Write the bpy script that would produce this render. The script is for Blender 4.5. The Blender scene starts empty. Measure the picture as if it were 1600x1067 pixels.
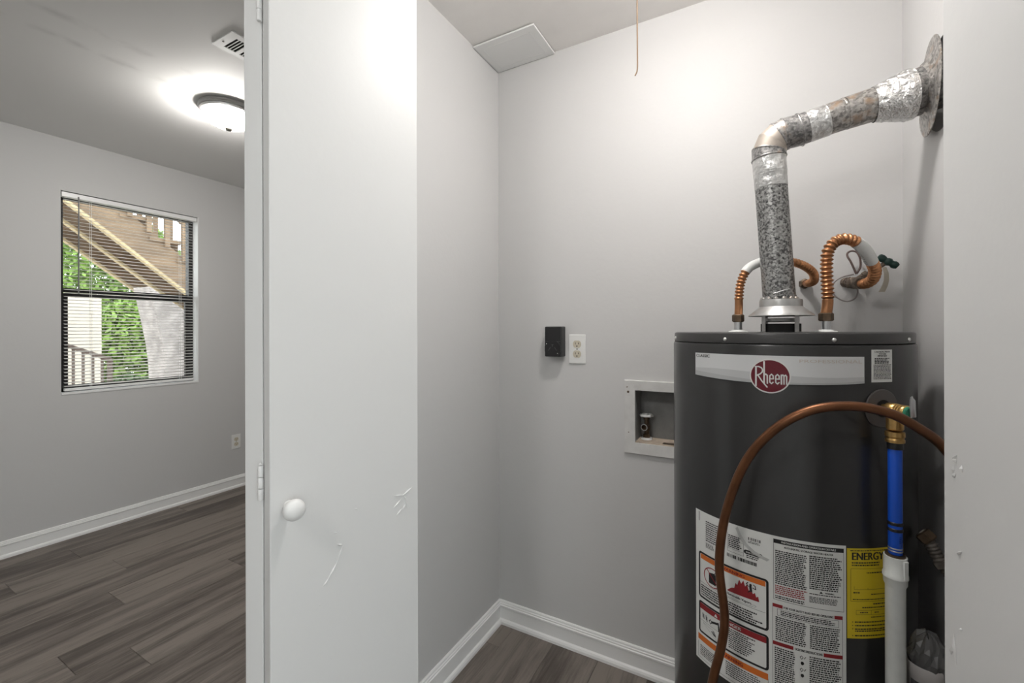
import bpy, math, random
from mathutils import Vector, Matrix
rnd = random.Random(7)
S = bpy.context.scene
COL = S.collection
PI = math.pi
def R(d): return math.radians(d)

# ---------------------------------------------------------------- camera
EYE = 1.263
cam = bpy.data.cameras.new('camera'); camo = bpy.data.objects.new('camera', cam); COL.objects.link(camo)
cam.sensor_fit = 'HORIZONTAL'; cam.sensor_width = 36.0; cam.lens = 680.35 / 1600 * 36
cam.shift_y = -17.1 / 1600; cam.clip_start = 0.02
camo.matrix_world = (Matrix.Translation((0, 0, EYE)) @ Matrix.Rotation(0.5069, 4, 'Z')
                     @ Matrix.Rotation(PI / 2, 4, 'X') @ Matrix.Rotation(-0.0029, 4, 'Z'))
S.camera = camo
# ---------------------------------------------------------------- world, exposure
W = bpy.data.worlds.new('sky'); S.world = W; W.use_nodes = True
bg = W.node_tree.nodes['Background']; bg.inputs[0].default_value = (0.93, 0.97, 1.0, 1); bg.inputs[1].default_value = 4.4
S.view_settings.view_transform = 'Standard'; S.view_settings.look = 'None'
S.view_settings.gamma = 1.0; S.view_settings.use_curve_mapping = False
S.view_settings.exposure = 0.0
# strengths of the room and closet lamps and an added fill dome (used by their builders below)
ROOM_DOME, FILL_DOME, CLOSET_BULB = 116.0, 72.0, 140.0

# ---------------------------------------------------------------- materials
def nodes(name):
    m = bpy.data.materials.new(name); m.use_nodes = True
    nt = m.node_tree; return m, nt, nt.nodes['Principled BSDF']
def N(nt, t, **kw):
    n = nt.nodes.new(t)
    for k, v in kw.items():
        if k in n.inputs: n.inputs[k].default_value = v
        else: setattr(n, k, v)
    return n
def c4(c): return (c[0], c[1], c[2], 1)
def mat(name, col, rough=.5, metal=0, bump=0, bscale=60, var=0, vscale=5, col2=None, spec=None, coat=0, stretch=None, detail=4):
    m, nt, b = nodes(name)
    b.inputs['Base Color'].default_value = c4(col); b.inputs['Roughness'].default_value = rough; b.inputs['Metallic'].default_value = metal
    if spec is not None: b.inputs['Specular IOR Level'].default_value = spec
    if coat: b.inputs['Coat Weight'].default_value = coat; b.inputs['Coat Roughness'].default_value = .15
    tc = N(nt, 'ShaderNodeTexCoord'); src = tc.outputs['Object']
    if stretch:
        mp = N(nt, 'ShaderNodeMapping'); mp.inputs['Scale'].default_value = stretch
        nt.links.new(src, mp.inputs['Vector']); src = mp.outputs['Vector']
    if var:
        n = N(nt, 'ShaderNodeTexNoise', Scale=vscale, Detail=detail); nt.links.new(src, n.inputs['Vector'])
        r = N(nt, 'ShaderNodeValToRGB'); c2 = col2 or tuple(x * (1 - var) for x in col)
        r.color_ramp.elements[0].color = c4(c2); r.color_ramp.elements[1].color = c4(col)
        r.color_ramp.elements[0].position = .35; r.color_ramp.elements[1].position = .65
        nt.links.new(n.outputs['Fac'], r.inputs['Fac']); nt.links.new(r.outputs['Color'], b.inputs['Base Color'])
    if bump:
        n = N(nt, 'ShaderNodeTexNoise', Scale=bscale, Detail=5.0); nt.links.new(src, n.inputs['Vector'])
        bp = N(nt, 'ShaderNodeBump', Strength=bump, Distance=.01); nt.links.new(n.outputs['Fac'], bp.inputs['Height'])
        nt.links.new(bp.outputs['Normal'], b.inputs['Normal'])
    return m
def spangle(name, c1, c2, scale=110, rough=.42, metal=.75, rust=0):
    m, nt, b = nodes(name)
    tc = N(nt, 'ShaderNodeTexCoord')
    v = N(nt, 'ShaderNodeTexVoronoi', Scale=scale); nt.links.new(tc.outputs['Object'], v.inputs['Vector'])
    n = N(nt, 'ShaderNodeTexNoise', Scale=scale * .55, Detail=6.0); nt.links.new(tc.outputs['Object'], n.inputs['Vector'])
    sep = N(nt, 'ShaderNodeSeparateColor'); nt.links.new(v.outputs['Color'], sep.inputs['Color'])
    mm = N(nt, 'ShaderNodeMath', operation='MULTIPLY_ADD'); nt.links.new(sep.outputs[0], mm.inputs[0]); mm.inputs[1].default_value = .55
    nt.links.new(n.outputs['Fac'], mm.inputs[2])
    r = N(nt, 'ShaderNodeValToRGB'); r.color_ramp.elements[0].color = c4(c1); r.color_ramp.elements[1].color = c4(c2)
    r.color_ramp.elements[0].position = .5; r.color_ramp.elements[1].position = 1.0
    nt.links.new(mm.outputs[0], r.inputs['Fac']); out = r.outputs['Color']
    if rust:
        n2 = N(nt, 'ShaderNodeTexNoise', Scale=28.0, Detail=5.0); nt.links.new(tc.outputs['Object'], n2.inputs['Vector'])
        r2 = N(nt, 'ShaderNodeValToRGB'); r2.color_ramp.elements[0].position = .62 - rust * .3; r2.color_ramp.elements[1].position = .78 - rust * .3
        r2.color_ramp.elements[0].color = (0, 0, 0, 1); r2.color_ramp.elements[1].color = (1, 1, 1, 1)
        nt.links.new(n2.outputs['Fac'], r2.inputs['Fac'])
        mx = N(nt, 'ShaderNodeMix', data_type='RGBA'); nt.links.new(r2.outputs['Color'], mx.inputs['Factor'])
        nt.links.new(out, mx.inputs[6]); mx.inputs[7].default_value = (.42, .30, .21, 1); out = mx.outputs[2]
    nt.links.new(out, b.inputs['Base Color']); b.inputs['Roughness'].default_value = rough; b.inputs['Metallic'].default_value = metal
    bp = N(nt, 'ShaderNodeBump', Strength=.15, Distance=.003); nt.links.new(n.outputs['Fac'], bp.inputs['Height']); nt.links.new(bp.outputs['Normal'], b.inputs['Normal'])
    return m
def emit(name, col, strength):
    m, nt, b = nodes(name); b.inputs['Base Color'].default_value = c4(col)
    b.inputs['Emission Color'].default_value = c4(col); b.inputs['Emission Strength'].default_value = strength
    return m
def wood_plank():
    m, nt, b = nodes('vinyl_plank')
    tc = N(nt, 'ShaderNodeTexCoord'); oi = N(nt, 'ShaderNodeObjectInfo')
    off = N(nt, 'ShaderNodeVectorMath', operation='SCALE'); off.inputs[0].default_value = (7, 13, 3); nt.links.new(oi.outputs['Random'], off.inputs['Scale'])
    ad = N(nt, 'ShaderNodeVectorMath', operation='ADD'); nt.links.new(tc.outputs['Object'], ad.inputs[0]); nt.links.new(off.outputs[0], ad.inputs[1])
    mp = N(nt, 'ShaderNodeMapping'); mp.inputs['Scale'].default_value = (1, .07, 1); nt.links.new(ad.outputs[0], mp.inputs['Vector'])
    n1 = N(nt, 'ShaderNodeTexNoise', Scale=14.0, Detail=6.0, Roughness=.6, Distortion=.6); nt.links.new(mp.outputs[0], n1.inputs['Vector'])
    n2 = N(nt, 'ShaderNodeTexNoise', Scale=110.0, Detail=5.0, Roughness=.7); nt.links.new(mp.outputs[0], n2.inputs['Vector'])
    a = N(nt, 'ShaderNodeMath', operation='MULTIPLY_ADD'); nt.links.new(n2.outputs['Fac'], a.inputs[0]); a.inputs[1].default_value = .5; nt.links.new(n1.outputs['Fac'], a.inputs[2])
    a2 = N(nt, 'ShaderNodeMath', operation='MULTIPLY_ADD'); nt.links.new(oi.outputs['Random'], a2.inputs[0]); a2.inputs[1].default_value = .22; nt.links.new(a.outputs[0], a2.inputs[2])
    r = N(nt, 'ShaderNodeValToRGB'); e = r.color_ramp.elements
    e[0].position = .48; e[0].color = (.040, .032, .027, 1); e[1].position = .98; e[1].color = (.222, .192, .168, 1)
    k = e.new(.74); k.color = (.104, .087, .075, 1)
    nt.links.new(a2.outputs[0], r.inputs['Fac']); nt.links.new(r.outputs['Color'], b.inputs['Base Color'])
    b.inputs['Roughness'].default_value = .5; b.inputs['Specular IOR Level'].default_value = .35
    bp = N(nt, 'ShaderNodeBump', Strength=.12, Distance=.002); nt.links.new(n2.outputs['Fac'], bp.inputs['Height']); nt.links.new(bp.outputs['Normal'], b.inputs['Normal'])
    return m
def ceiling_mat():
    m, nt, b = nodes('room_ceiling_paint')
    tc = N(nt, 'ShaderNodeTexCoord')
    n = N(nt, 'ShaderNodeTexNoise', Scale=9.0, Detail=6.0); nt.links.new(tc.outputs['Object'], n.inputs['Vector'])
    sx = N(nt, 'ShaderNodeSeparateXYZ'); nt.links.new(tc.outputs['Object'], sx.inputs[0])
    fac = None
    for x0, y1 in ((-2.42, 1.05), (-2.25, .85)):     # two faint smudged drywall joints
        d = N(nt, 'ShaderNodeMath', operation='SUBTRACT'); nt.links.new(sx.outputs[0], d.inputs[0]); d.inputs[1].default_value = x0
        ab = N(nt, 'ShaderNodeMath', operation='ABSOLUTE'); nt.links.new(d.outputs[0], ab.inputs[0])
        mr = N(nt, 'ShaderNodeMapRange'); mr.inputs[1].default_value = 0; mr.inputs[2].default_value = .035; mr.inputs[3].default_value = 1; mr.inputs[4].default_value = 0
        nt.links.new(ab.outputs[0], mr.inputs[0])
        if fac is None: fac = mr.outputs[0]
        else:
            mxm = N(nt, 'ShaderNodeMath', operation='MAXIMUM'); nt.links.new(fac, mxm.inputs[0]); nt.links.new(mr.outputs[0], mxm.inputs[1]); fac = mxm.outputs[0]
    r = N(nt, 'ShaderNodeValToRGB'); r.color_ramp.elements[0].position = .42; r.color_ramp.elements[1].position = .7
    nt.links.new(n.outputs['Fac'], r.inputs['Fac'])
    mu = N(nt, 'ShaderNodeMath', operation='MULTIPLY'); nt.links.new(fac, mu.inputs[0]); nt.links.new(r.outputs['Color'], mu.inputs[1])
    mx = N(nt, 'ShaderNodeMix', data_type='RGBA'); nt.links.new(mu.outputs[0], mx.inputs['Factor'])
    mx.inputs[6].default_value = (.86, .855, .84, 1); mx.inputs[7].default_value = (.70, .695, .68, 1)
    nt.links.new(mx.outputs[2], b.inputs['Base Color']); b.inputs['Roughness'].default_value = .7
    return m

M = dict(
    wall=mat('grey_wall_paint', (.60, .596, .59), .55, bump=.05, bscale=70, spec=.3),
    ceil=ceiling_mat(),
    ceil2=mat('closet_ceiling_paint', (.86, .835, .81), .6, bump=.08, bscale=30, var=.05, vscale=6),
    white=mat('white_semi_gloss', (.80, .80, .79), .38, bump=.03, bscale=120),
    door=mat('white_door_paint', (.71, .71, .702), .42, bump=.04, bscale=45),
    trim=mat('white_trim_paint', (.86, .86, .85), .35),
    frame=mat('painted_box_frame', (.66, .655, .64), .5, var=.10, vscale=30),
    plank=wood_plank(),
    sub=mat('dark_subfloor', (.03, .027, .025), .9),
    heater=mat('charcoal_enamel', (.021, .0208, .0208), .30, bump=.015, bscale=350, coat=.2),
    cap=mat('charcoal_cap_enamel', (.040, .039, .0385), .34, bump=.02, bscale=300),
    galv=spangle('galvanised_spangle', (.07, .07, .07), (.40, .40, .39), 250),
    galv2=spangle('galvanised_rusty', (.20, .19, .18), (.50, .48, .455), 170, rust=.22),
    galv3=spangle('weathered_galvanised', (.16, .16, .16), (.42, .41, .40), 200, rust=.08),
    gore=mat('tan_dusty_galvanised', (.56, .50, .44), .5, .55, var=.25, vscale=25),
    zinc=mat('plain_zinc', (.55, .55, .54), .4, .8, var=.2, vscale=30, bump=.05, bscale=80),
    foil=mat('crinkled_foil', (.80, .80, .79), .25, .95, bump=1.0, bscale=75),
    foil2=mat('smooth_foil', (.82, .82, .81), .3, .9, bump=.9, bscale=45, var=.25, vscale=70),
    copper=mat('copper_hose', (.56, .27, .13), .34, .9, var=.35, vscale=25, bump=.05),
    coppertube=mat('brown_copper_tube', (.19, .080, .037), .36, .8, var=.35, vscale=18),
    brass=mat('brass', (.66, .42, .16), .32, .95, var=.3, vscale=60),
    darkbrass=mat('tarnished_brass', (.17, .12, .08), .5, .8, var=.4, vscale=50),
    dirty=mat('dirty_fitting', (.23, .18, .14), .7, .3, var=.5, vscale=70, bump=.3, bscale=120),
    steel=mat('bright_steel', (.66, .67, .68), .3, .95),
    screw=mat('zinc_screw', (.72, .72, .70), .3, .9),
    black=mat('black_plastic', (.012, .012, .013), .32),
    blackmat=mat('matt_black', (.006, .006, .006), .8),
    green=mat('dark_green_handle', (.012, .05, .042), .45, var=.3, vscale=60),
    greencap=mat('green_cap', (.03, .22, .13), .4),
    blue=mat('blue_plastic_pipe', (.006, .075, .50), .35),
    bluedk=mat('blue_pipe_print', (.004, .03, .20), .4),
    pvc=mat('white_pvc', (.66, .68, .66), .4, var=.10, vscale=30),
    paper=mat('white_label', (.72, .73, .71), .45),
    silver=mat('silver_label', (.68, .69, .695), .35, .1),
    silver2=mat('grey_label_wave', (.55, .56, .565), .38, .1),
    silver3=mat('dark_grey_label_wave', (.45, .46, .465), .4, .1),
    ghost=mat('pale_peach_print', (.56, .50, .45), .5),
    maroon=mat('maroon_badge', (.13, .004, .014), .35),
    ink=mat('black_print', (.010, .010, .011), .5),
    red=mat('red_print', (.26, .015, .02), .5),
    orange=mat('orange_print', (.62, .15, .02), .5),
    yellow=mat('yellow_label', (.66, .50, .02), .5),
    tape=mat('clear_tape', (.55, .56, .55), .25),
    ivory=mat('ivory_receptacle', (.60, .55, .44), .4),
    plate=mat('white_wall_plate', (.80, .80, .78), .35),
    bronze=mat('bronze_window_frame', (.022, .020, .019), .45),
    slat=mat('white_blind_slat', (.78, .77, .74), .4),
    wand=mat('grey_tilt_wand', (.20, .20, .20), .3),
    cord=mat('tan_cord', (.48, .33, .22), .8),
    wire=mat('brown_wire', (.12, .08, .07), .5),
    wire2=mat('grey_wire', (.33, .30, .29), .5),
    tag=mat('aged_paper_tag', (.50, .46, .38), .8),
    bag=mat('crumpled_plastic', (.11, .11, .11), .35),
    bin=mat('white_plastic', (.46, .44, .43), .45),
    label_dk=mat('dark_grey_sticker', (.08, .08, .08), .5),
    esc=mat('brown_grey_escutcheon', (.085, .076, .073), .4),
    hose=mat('grey_gas_connector', (.20, .18, .16), .5, .5, var=.4, vscale=60),
    porcelain=mat('white_porcelain', (.80, .79, .77), .25),
    nickel=mat('brushed_nickel', (.55, .55, .54), .35, .8),
    finial=mat('dark_nickel', (.22, .21, .18), .4, .8),
    stairwood=mat('weathered_deck_wood', (.27, .185, .115), .8, var=.35, vscale=3, stretch=(4, 1, 4)),
    stairedge=mat('pale_cut_wood', (.58, .46, .27), .8, var=.2, vscale=4),
    stucco=mat('rough_white_stucco', (.52, .47, .45), .9, var=.4, vscale=9, bump=.6, bscale=25),
    cream=mat('cream_siding', (.74, .68, .58), .8, var=.06, vscale=3),
    rail=mat('brown_rail', (.16, .12, .10), .7),
    ground=mat('pale_gravel', (.66, .64, .61), .9, var=.25, vscale=6),
    leaf=mat('leaf_green', (.26, .42, .08), .6, var=.55, vscale=5),
    leaf2=mat('dark_leaf_green', (.09, .18, .05), .6, var=.5, vscale=5),
    bark=mat('bark', (.12, .09, .07), .9),
)
gm, gnt, gb = nodes('window_glass')      # thin clear pane: mostly transparent with a weak gloss
tr_ = N(gnt, 'ShaderNodeBsdfTransparent'); tr_.inputs[0].default_value = (.96, .975, .97, 1)
gl_ = N(gnt, 'ShaderNodeBsdfGlossy'); gl_.inputs['Roughness'].default_value = .02
mx_ = N(gnt, 'ShaderNodeMixShader'); mx_.inputs[0].default_value = .06
gnt.links.new(tr_.outputs[0], mx_.inputs[1]); gnt.links.new(gl_.outputs[0], mx_.inputs[2]); gnt.links.new(mx_.outputs[0], gnt.nodes['Material Output'].inputs['Surface'])
M['glass'] = gm
M['dome'] = emit('lit_glass_dome', (1.0, .965, .92), ROOM_DOME)
M['fill_dome'] = emit('added_fill_dome', (1.0, .975, .95), FILL_DOME)
M['bulb'] = emit('lit_bulb', (1.0, .965, .935), CLOSET_BULB)

# ---------------------------------------------------------------- mesh helpers
ORG = {}
def tag(o, label=None, cat=None, group=None, kind=None):
    if label: o['label'] = label
    if cat: o['category'] = cat
    if group: o['group'] = group
    if kind: o['kind'] = kind
    return o
def empty(name, loc, label=None, cat=None, group=None, kind=None):
    o = bpy.data.objects.new(name, None); COL.objects.link(o); o.location = loc; o.empty_display_size = .05
    ORG[o.name] = Vector(loc); return tag(o, label, cat, group, kind)
def frame_of(t, hint=None):
    t = t.normalized(); a = hint or (Vector((0, 0, 1)) if abs(t.z) < .9 else Vector((1, 0, 0)))
    u = (a - t * a.dot(t)).normalized(); return u, t.cross(u)
def smooth_path(P, n=8):
    P = [Vector(p) for p in P]; Q = [P[0] * 2 - P[1]] + P + [P[-1] * 2 - P[-2]]; out = []
    for i in range(1, len(Q) - 2):
        a, b, c, d = Q[i - 1:i + 3]
        for k in range(n):
            t = k / n
            out.append(.5 * ((2 * b) + (c - a) * t + (2 * a - 5 * b + 4 * c - d) * t * t + (3 * b - a - 3 * c + d) * t ** 3))
    return out + [P[-1]]
class MB:
    def __init__(s): s.v = []; s.f = []
    def add(s, vs, fs):
        o = len(s.v); s.v += [Vector(x) for x in vs]; s.f += [tuple(i + o for i in q) for q in fs]; return s
    def box(s, x0, x1, y0, y1, z0, z1):
        return s.add([(x0, y0, z0), (x1, y0, z0), (x1, y1, z0), (x0, y1, z0), (x0, y0, z1), (x1, y0, z1), (x1, y1, z1), (x0, y1, z1)],
                     [(0, 3, 2, 1), (4, 5, 6, 7), (0, 1, 5, 4), (1, 2, 6, 5), (2, 3, 7, 6), (3, 0, 4, 7)])
    def obox(s, o, a, b, c):            # corner o and three edge vectors
        o, a, b, c = map(Vector, (o, a, b, c))
        f = [(0, 3, 2, 1), (4, 5, 6, 7), (0, 1, 5, 4), (1, 2, 6, 5), (2, 3, 7, 6), (3, 0, 4, 7)]
        if a.cross(b).dot(c) < 0: f = [q[::-1] for q in f]
        return s.add([o, o + a, o + a + b, o + b, o + c, o + a + c, o + a + b + c, o + b + c], f)
    def tube(s, P, r, n=16, cap=True):
        P = [Vector(p) for p in P]; m = len(P); rs = r if isinstance(r, (list, tuple)) else [r] * m
        t = (P[1] - P[0]).normalized(); u, w = frame_of(t); vs = []; fs = []
        for i in range(m):
            t2 = ((P[min(i + 1, m - 1)] - P[max(i - 1, 0)])).normalized()
            u = (u - t2 * u.dot(t2)).normalized(); w = t2.cross(u)
            for k in range(n):
                a = 2 * PI * k / n; vs.append(P[i] + (u * math.cos(a) + w * math.sin(a)) * rs[i])
        for i in range(m - 1):
            for k in range(n):
                a, b = i * n + k, i * n + (k + 1) % n; fs.append((a, b, b + n, a + n))
        if cap: fs.append(tuple(range(n))[::-1]); fs.append(tuple(range((m - 1) * n, m * n)))
        return s.add(vs, fs)
    def lathe(s, prof, o=(0, 0, 0), axis=(0, 0, 1), n=32, closed=False):   # prof of (radius, height)
        o = Vector(o); ax = Vector(axis).normalized(); u, w = frame_of(ax); vs = []; fs = []; m = len(prof)
        for r, h in prof:
            for k in range(n):
                a = 2 * PI * k / n; vs.append(o + ax * h + (u * math.cos(a) + w * math.sin(a)) * max(r, 1e-5))
        for i in range(m - 1 + (1 if closed else 0)):
            j = (i + 1) % m
            for k in range(n): k2 = (k + 1) % n; fs.append((i * n + k, i * n + k2, j * n + k2, j * n + k))
        if not closed: fs.append(tuple(range(n))[::-1]); fs.append(tuple(range((m - 1) * n, m * n)))
        return s.add(vs, fs)
    def extrude(s, poly, d):             # planar polygon (3-D points) pushed along d
        p = [Vector(q) for q in poly]; d = Vector(d); n = len(p)
        return s.add(p + [q + d for q in p], [tuple(range(n))[::-1], tuple(range(n, 2 * n))] + [(i, (i + 1) % n, n + (i + 1) % n, n + i) for i in range(n)])
    def build(s, name, m, parent=None, smooth=None, bevel=0, bseg=2):
        org = ORG[parent.name] if parent else Vector((0, 0, 0))
        me = bpy.data.meshes.new(name); me.from_pydata([tuple(v - org) for v in s.v], [], s.f); me.update()
        me.materials.append(M[m] if isinstance(m, str) else m)
        if smooth:
            me.shade_smooth(); me.set_sharp_from_angle(angle=R(smooth))
        o = bpy.data.objects.new(name, me); COL.objects.link(o); ORG[o.name] = org.copy()
        if parent: o.parent = parent
        if bevel:
            b = o.modifiers.new('bevel', 'BEVEL'); b.width = bevel; b.segments = bseg; b.limit_method = 'ANGLE'; b.angle_limit = R(40)
        return o
def top(mb, name, m, label, cat, kind=None, group=None, **kw): return tag(mb.build(name, m, **kw), label, cat, group, kind)

# ================================================================ THE ROOM SHELL
XL, YB, ZC, XW, XR, ZR = -.974, 1.635, 2.396, .374, -3.673, 2.44
X1, Y0, Y1 = 1.3, -1.6, 3.0          # far sides of the room the camera stands in
st = 'structure'
# floor: sub-floor with separate vinyl planks laid along Y
fl = top(MB().box(XR - .1, X1 + .1, Y0 - .1, Y1 + .1, -.05, -.006), 'floor', 'sub', 'grey-brown wood-look vinyl plank floor', 'floor', st)
PW, PL = .1845, 1.22
pm = bpy.data.meshes.new('plank'); b_ = MB()
hx, hy, e_ = PW / 2 - .0004, PL / 2 - .0004, .0012
b_.add([(-hx, -hy, -.006), (hx, -hy, -.006), (hx, hy, -.006), (-hx, hy, -.006), (-hx, -hy, -e_), (hx, -hy, -e_), (hx, hy, -e_), (-hx, hy, -e_),
        (-hx + e_, -hy + e_, 0), (hx - e_, -hy + e_, 0), (hx - e_, hy - e_, 0), (-hx + e_, hy - e_, 0)],
       [(0, 1, 5, 4), (1, 2, 6, 5), (2, 3, 7, 6), (3, 0, 4, 7), (4, 5, 9, 8), (5, 6, 10, 9), (6, 7, 11, 10), (7, 4, 8, 11), (8, 9, 10, 11)])
pm.from_pydata([tuple(v) for v in b_.v], [], b_.f); pm.materials.append(M['plank'])
ends = {-9: 1.568, -8: .957, -7: .673, -6: 1.031, -5: .45, -4: .893, -3: 1.344, -2: .62, -1: .778}
for row in range(-10, 18):
    xa, xb = max(-2.0 + row * PW, XR), min(-2.0 + (row + 1) * PW, X1)
    if xb - xa < .01: continue
    y = ends.get(row, rnd.uniform(0, PL))
    while y > Y0: y -= PL
    while y < Y1:
        ya, yb = max(y, Y0), min(y + PL, Y1)
        if yb - ya > .02:
            o = bpy.data.objects.new('plank', pm); COL.objects.link(o); o.parent = fl
            o.location = ((xa + xb) / 2, (ya + yb) / 2, 0); o.scale = ((xb - xa) / PW, (yb - ya) / PL, 1)
        y += PL
top(MB().box(XR - .1, X1 + .1, Y0 - .1, Y1 + .1, ZR, ZR + .1), 'ceiling', 'ceil', 'smudged off-white ceiling of the room with the window', 'ceiling', st)
top(MB().box(XL - .116, XW + .116, .77, YB + .116, ZC, ZR - .001), 'ceiling_closet', 'ceil2', 'pinkish white closet ceiling above the water heater', 'ceiling', st)
# room walls: window wall with a hole
WY0, WY1, WZ0, WZ1 = .981, 1.729, .878, 2.124
w = MB(); xo = XR - .13
w.box(xo, XR, Y0 - .1, WY0, 0, ZR).box(xo, XR, WY1, Y1 + .1, 0, ZR).box(xo, XR, WY0, WY1, 0, WZ0).box(xo, XR, WY0, WY1, WZ1, ZR)
top(w, 'wall_window', 'wall', 'grey painted room wall around the window', 'wall', st)
PY0, PY1, PZ = -1.5, .05, 2.10       # opening for an unseen patio door, added to let daylight in
top(MB().box(X1, X1 + .1, Y0 - .1, PY0, 0, ZR).box(X1, X1 + .1, PY1, Y1 + .1, 0, ZR).box(X1, X1 + .1, PY0, PY1, PZ, ZR), 'wall_right', 'wall', 'grey wall on the far right side of the room, outside the view', 'wall', st)
top(MB().box(XR, X1, Y0 - .1, Y0, 0, ZR), 'wall_front', 'wall', 'grey wall behind the viewer', 'wall', st)
top(MB().box(XR, X1, Y1, Y1 + .1, 0, ZR), 'wall_rear', 'wall', 'grey wall at the rear of the room, hidden behind the closet', 'wall', st)
# closet walls
top(MB().box(XL - .116, XL, .77, YB + .116, 0, ZC), 'wall_closet_left', 'wall', 'narrow closet wall beside the open white bifold door', 'wall', st)
BX0, BX1, BZ0, BZ1 = -.385, -.205, .847, 1.041       # hole for the washer box
w = MB(); yo = YB + .116
w.box(XL, BX0, YB, yo, 0, ZC).box(BX1, XW + .116, YB, yo, 0, ZC).box(BX0, BX1, YB, yo, 0, BZ0).box(BX0, BX1, YB, yo, BZ1, ZC)
top(w, 'wall_closet_back', 'wall', 'closet back wall behind the water heater', 'wall', st)
HY, HZ, HRAD = 1.335, 1.822, .104                       # vent hole in the right wall
w = MB(); xo = XW + .116; q = .14
w.box(XW, xo, .885, HY - q, 0, ZC).box(XW, xo, HY + q, YB, 0, ZC).box(XW, xo, HY - q, HY + q, 0, HZ - q).box(XW, xo, HY - q, HY + q, HZ + q, ZC)
vs = []; fs = []; n = 40
for k in range(n):
    a = 2 * PI * k / n; cy, cz = math.cos(a), math.sin(a); g = q / max(abs(cy), abs(cz))
    vs += [(XW, HY + cy * HRAD, HZ + cz * HRAD), (XW, HY + cy * g, HZ + cz * g), (xo, HY + cy * HRAD, HZ + cz * HRAD)]
for k in range(n):
    a, b = 3 * k, 3 * ((k + 1) % n); fs += [(a, a + 1, b + 1, b), (a, b, b + 2, a + 2)]
fs.append(tuple(3 * k + 2 for k in range(n))); w.add(vs, fs)
top(w, 'wall_closet_right', 'wall', 'closet right wall that the vent pipe passes through', 'wall', st)
w = MB().box(XL - .116, -.962, .77, .885, 0, ZR).box(XW - .002, X1, .77, .885, 0, ZR).box(-.962, XW - .002, .77, .885, 2.335, ZR)
top(w, 'wall_closet_front', 'wall', 'front wall of the closet framing the door opening', 'wall', st)
top(MB().box(-.96, XW - .004, .80, .84, 2.318, 2.335), 'trim_1', 'zinc', 'metal bifold door track under the closet header', 'track', st)

pd = empty('added_patio_door', (X1 + .05, (PY0 + PY1) / 2, 0), 'added sliding glass patio door to the right of the viewer, unseen, letting in daylight', 'door', kind=st)  # unseen door, added so that daylight brightens doors, walls and ceiling
for a_, b_ in ((PY0, (PY0 + PY1) / 2 + .03), ((PY0 + PY1) / 2 - .03, PY1)):
    x_ = X1 + .03 if a_ == PY0 else X1 + .06
    MB().box(x_, x_ + .03, a_, a_ + .06, 0, PZ).box(x_, x_ + .03, b_ - .06, b_, 0, PZ).box(x_, x_ + .03, a_ + .06, b_ - .06, 0, .08).box(x_, x_ + .03, a_ + .06, b_ - .06, PZ - .06, PZ).build('sash', 'trim', pd)
    MB().box(x_ + .012, x_ + .017, a_ + .06, b_ - .06, .08, PZ - .06).build('pane', 'glass', pd)
# baseboards: a moulded profile with a shoe, swept along a wall
def baseboard(name, p0, p1, nrm, label):
    prof = [(0, 0), (.022, 0), (.0215, .010), (.018, .017), (.012, .021), (.012, .067), (.0145, .070), (.0145, .076), (.011, .078), (.011, .083), (.008, .085), (.007, .091), (.004, .094), (0, .094)]
    p0, p1, nrm = Vector(p0), Vector(p1), Vector(nrm)
    t = top(MB().extrude([p0 + nrm * a + Vector((0, 0, z)) for a, z in prof], p1 - p0), name, 'trim', label, 'baseboard', st)
    return t
baseboard('baseboard_left', (XL, .885, 0), (XL, YB, 0), (1, 0, 0), 'white moulded baseboard along the closet left wall')
baseboard('baseboard_back', (XL, YB, 0), (XW, YB, 0), (0, -1, 0), 'white moulded baseboard along the closet back wall')
baseboard('baseboard_window', (XR, Y0, 0), (XR, Y1, 0), (1, 0, 0), 'white moulded baseboard under the window')

# ================================================================ BIFOLD DOORS
def strokes(mb, O, U, Vv, Nn, lines, h=.0032):
    for (a, b, wd) in lines:
        a, b = Vector((a[0], a[1])), Vector((b[0], b[1])); d = (b - a).normalized(); p = Vector((-d.y, d.x)) * wd * 1.5
        P = lambda q, k: O + U * q.x + Vv * q.y + Nn * k
        m = (a + b) / 2
        vs = [P(a, .0002), P(m + p, .0002), P(b, .0002), P(m - p, .0002), P(m, h)]
        mb.add(vs, [(0, 1, 4), (1, 2, 4), (2, 3, 4), (3, 0, 4)])
DW, DH, DZ = .33, 2.29, .018
def panel(root, near, ang, side, thick):
    """door leaf from its hinge end; ang from +Y towards +X; side: thickness to the left (-1) or right (+1) of the leaf direction"""
    d = Vector((math.sin(ang), math.cos(ang), 0)); nrm = Vector((math.cos(ang), -math.sin(ang), 0)) * side
    return MB().obox(Vector((near[0], near[1], DZ)), d * DW, nrm * thick, (0, 0, DH)).build('panel', 'door', root, bevel=.002), d, nrm
d1 = empty('door_1', (-.83, .8, 0), 'white bifold door folded open beside the closet left wall, with round knob', 'door', kind=st)
pB, dB, nB = panel(d1, (-.801, .497), R(15), -1, .034)
pA, dA, nA = panel(d1, (-.8365, .5055), R(-21), -1, .039)
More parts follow.
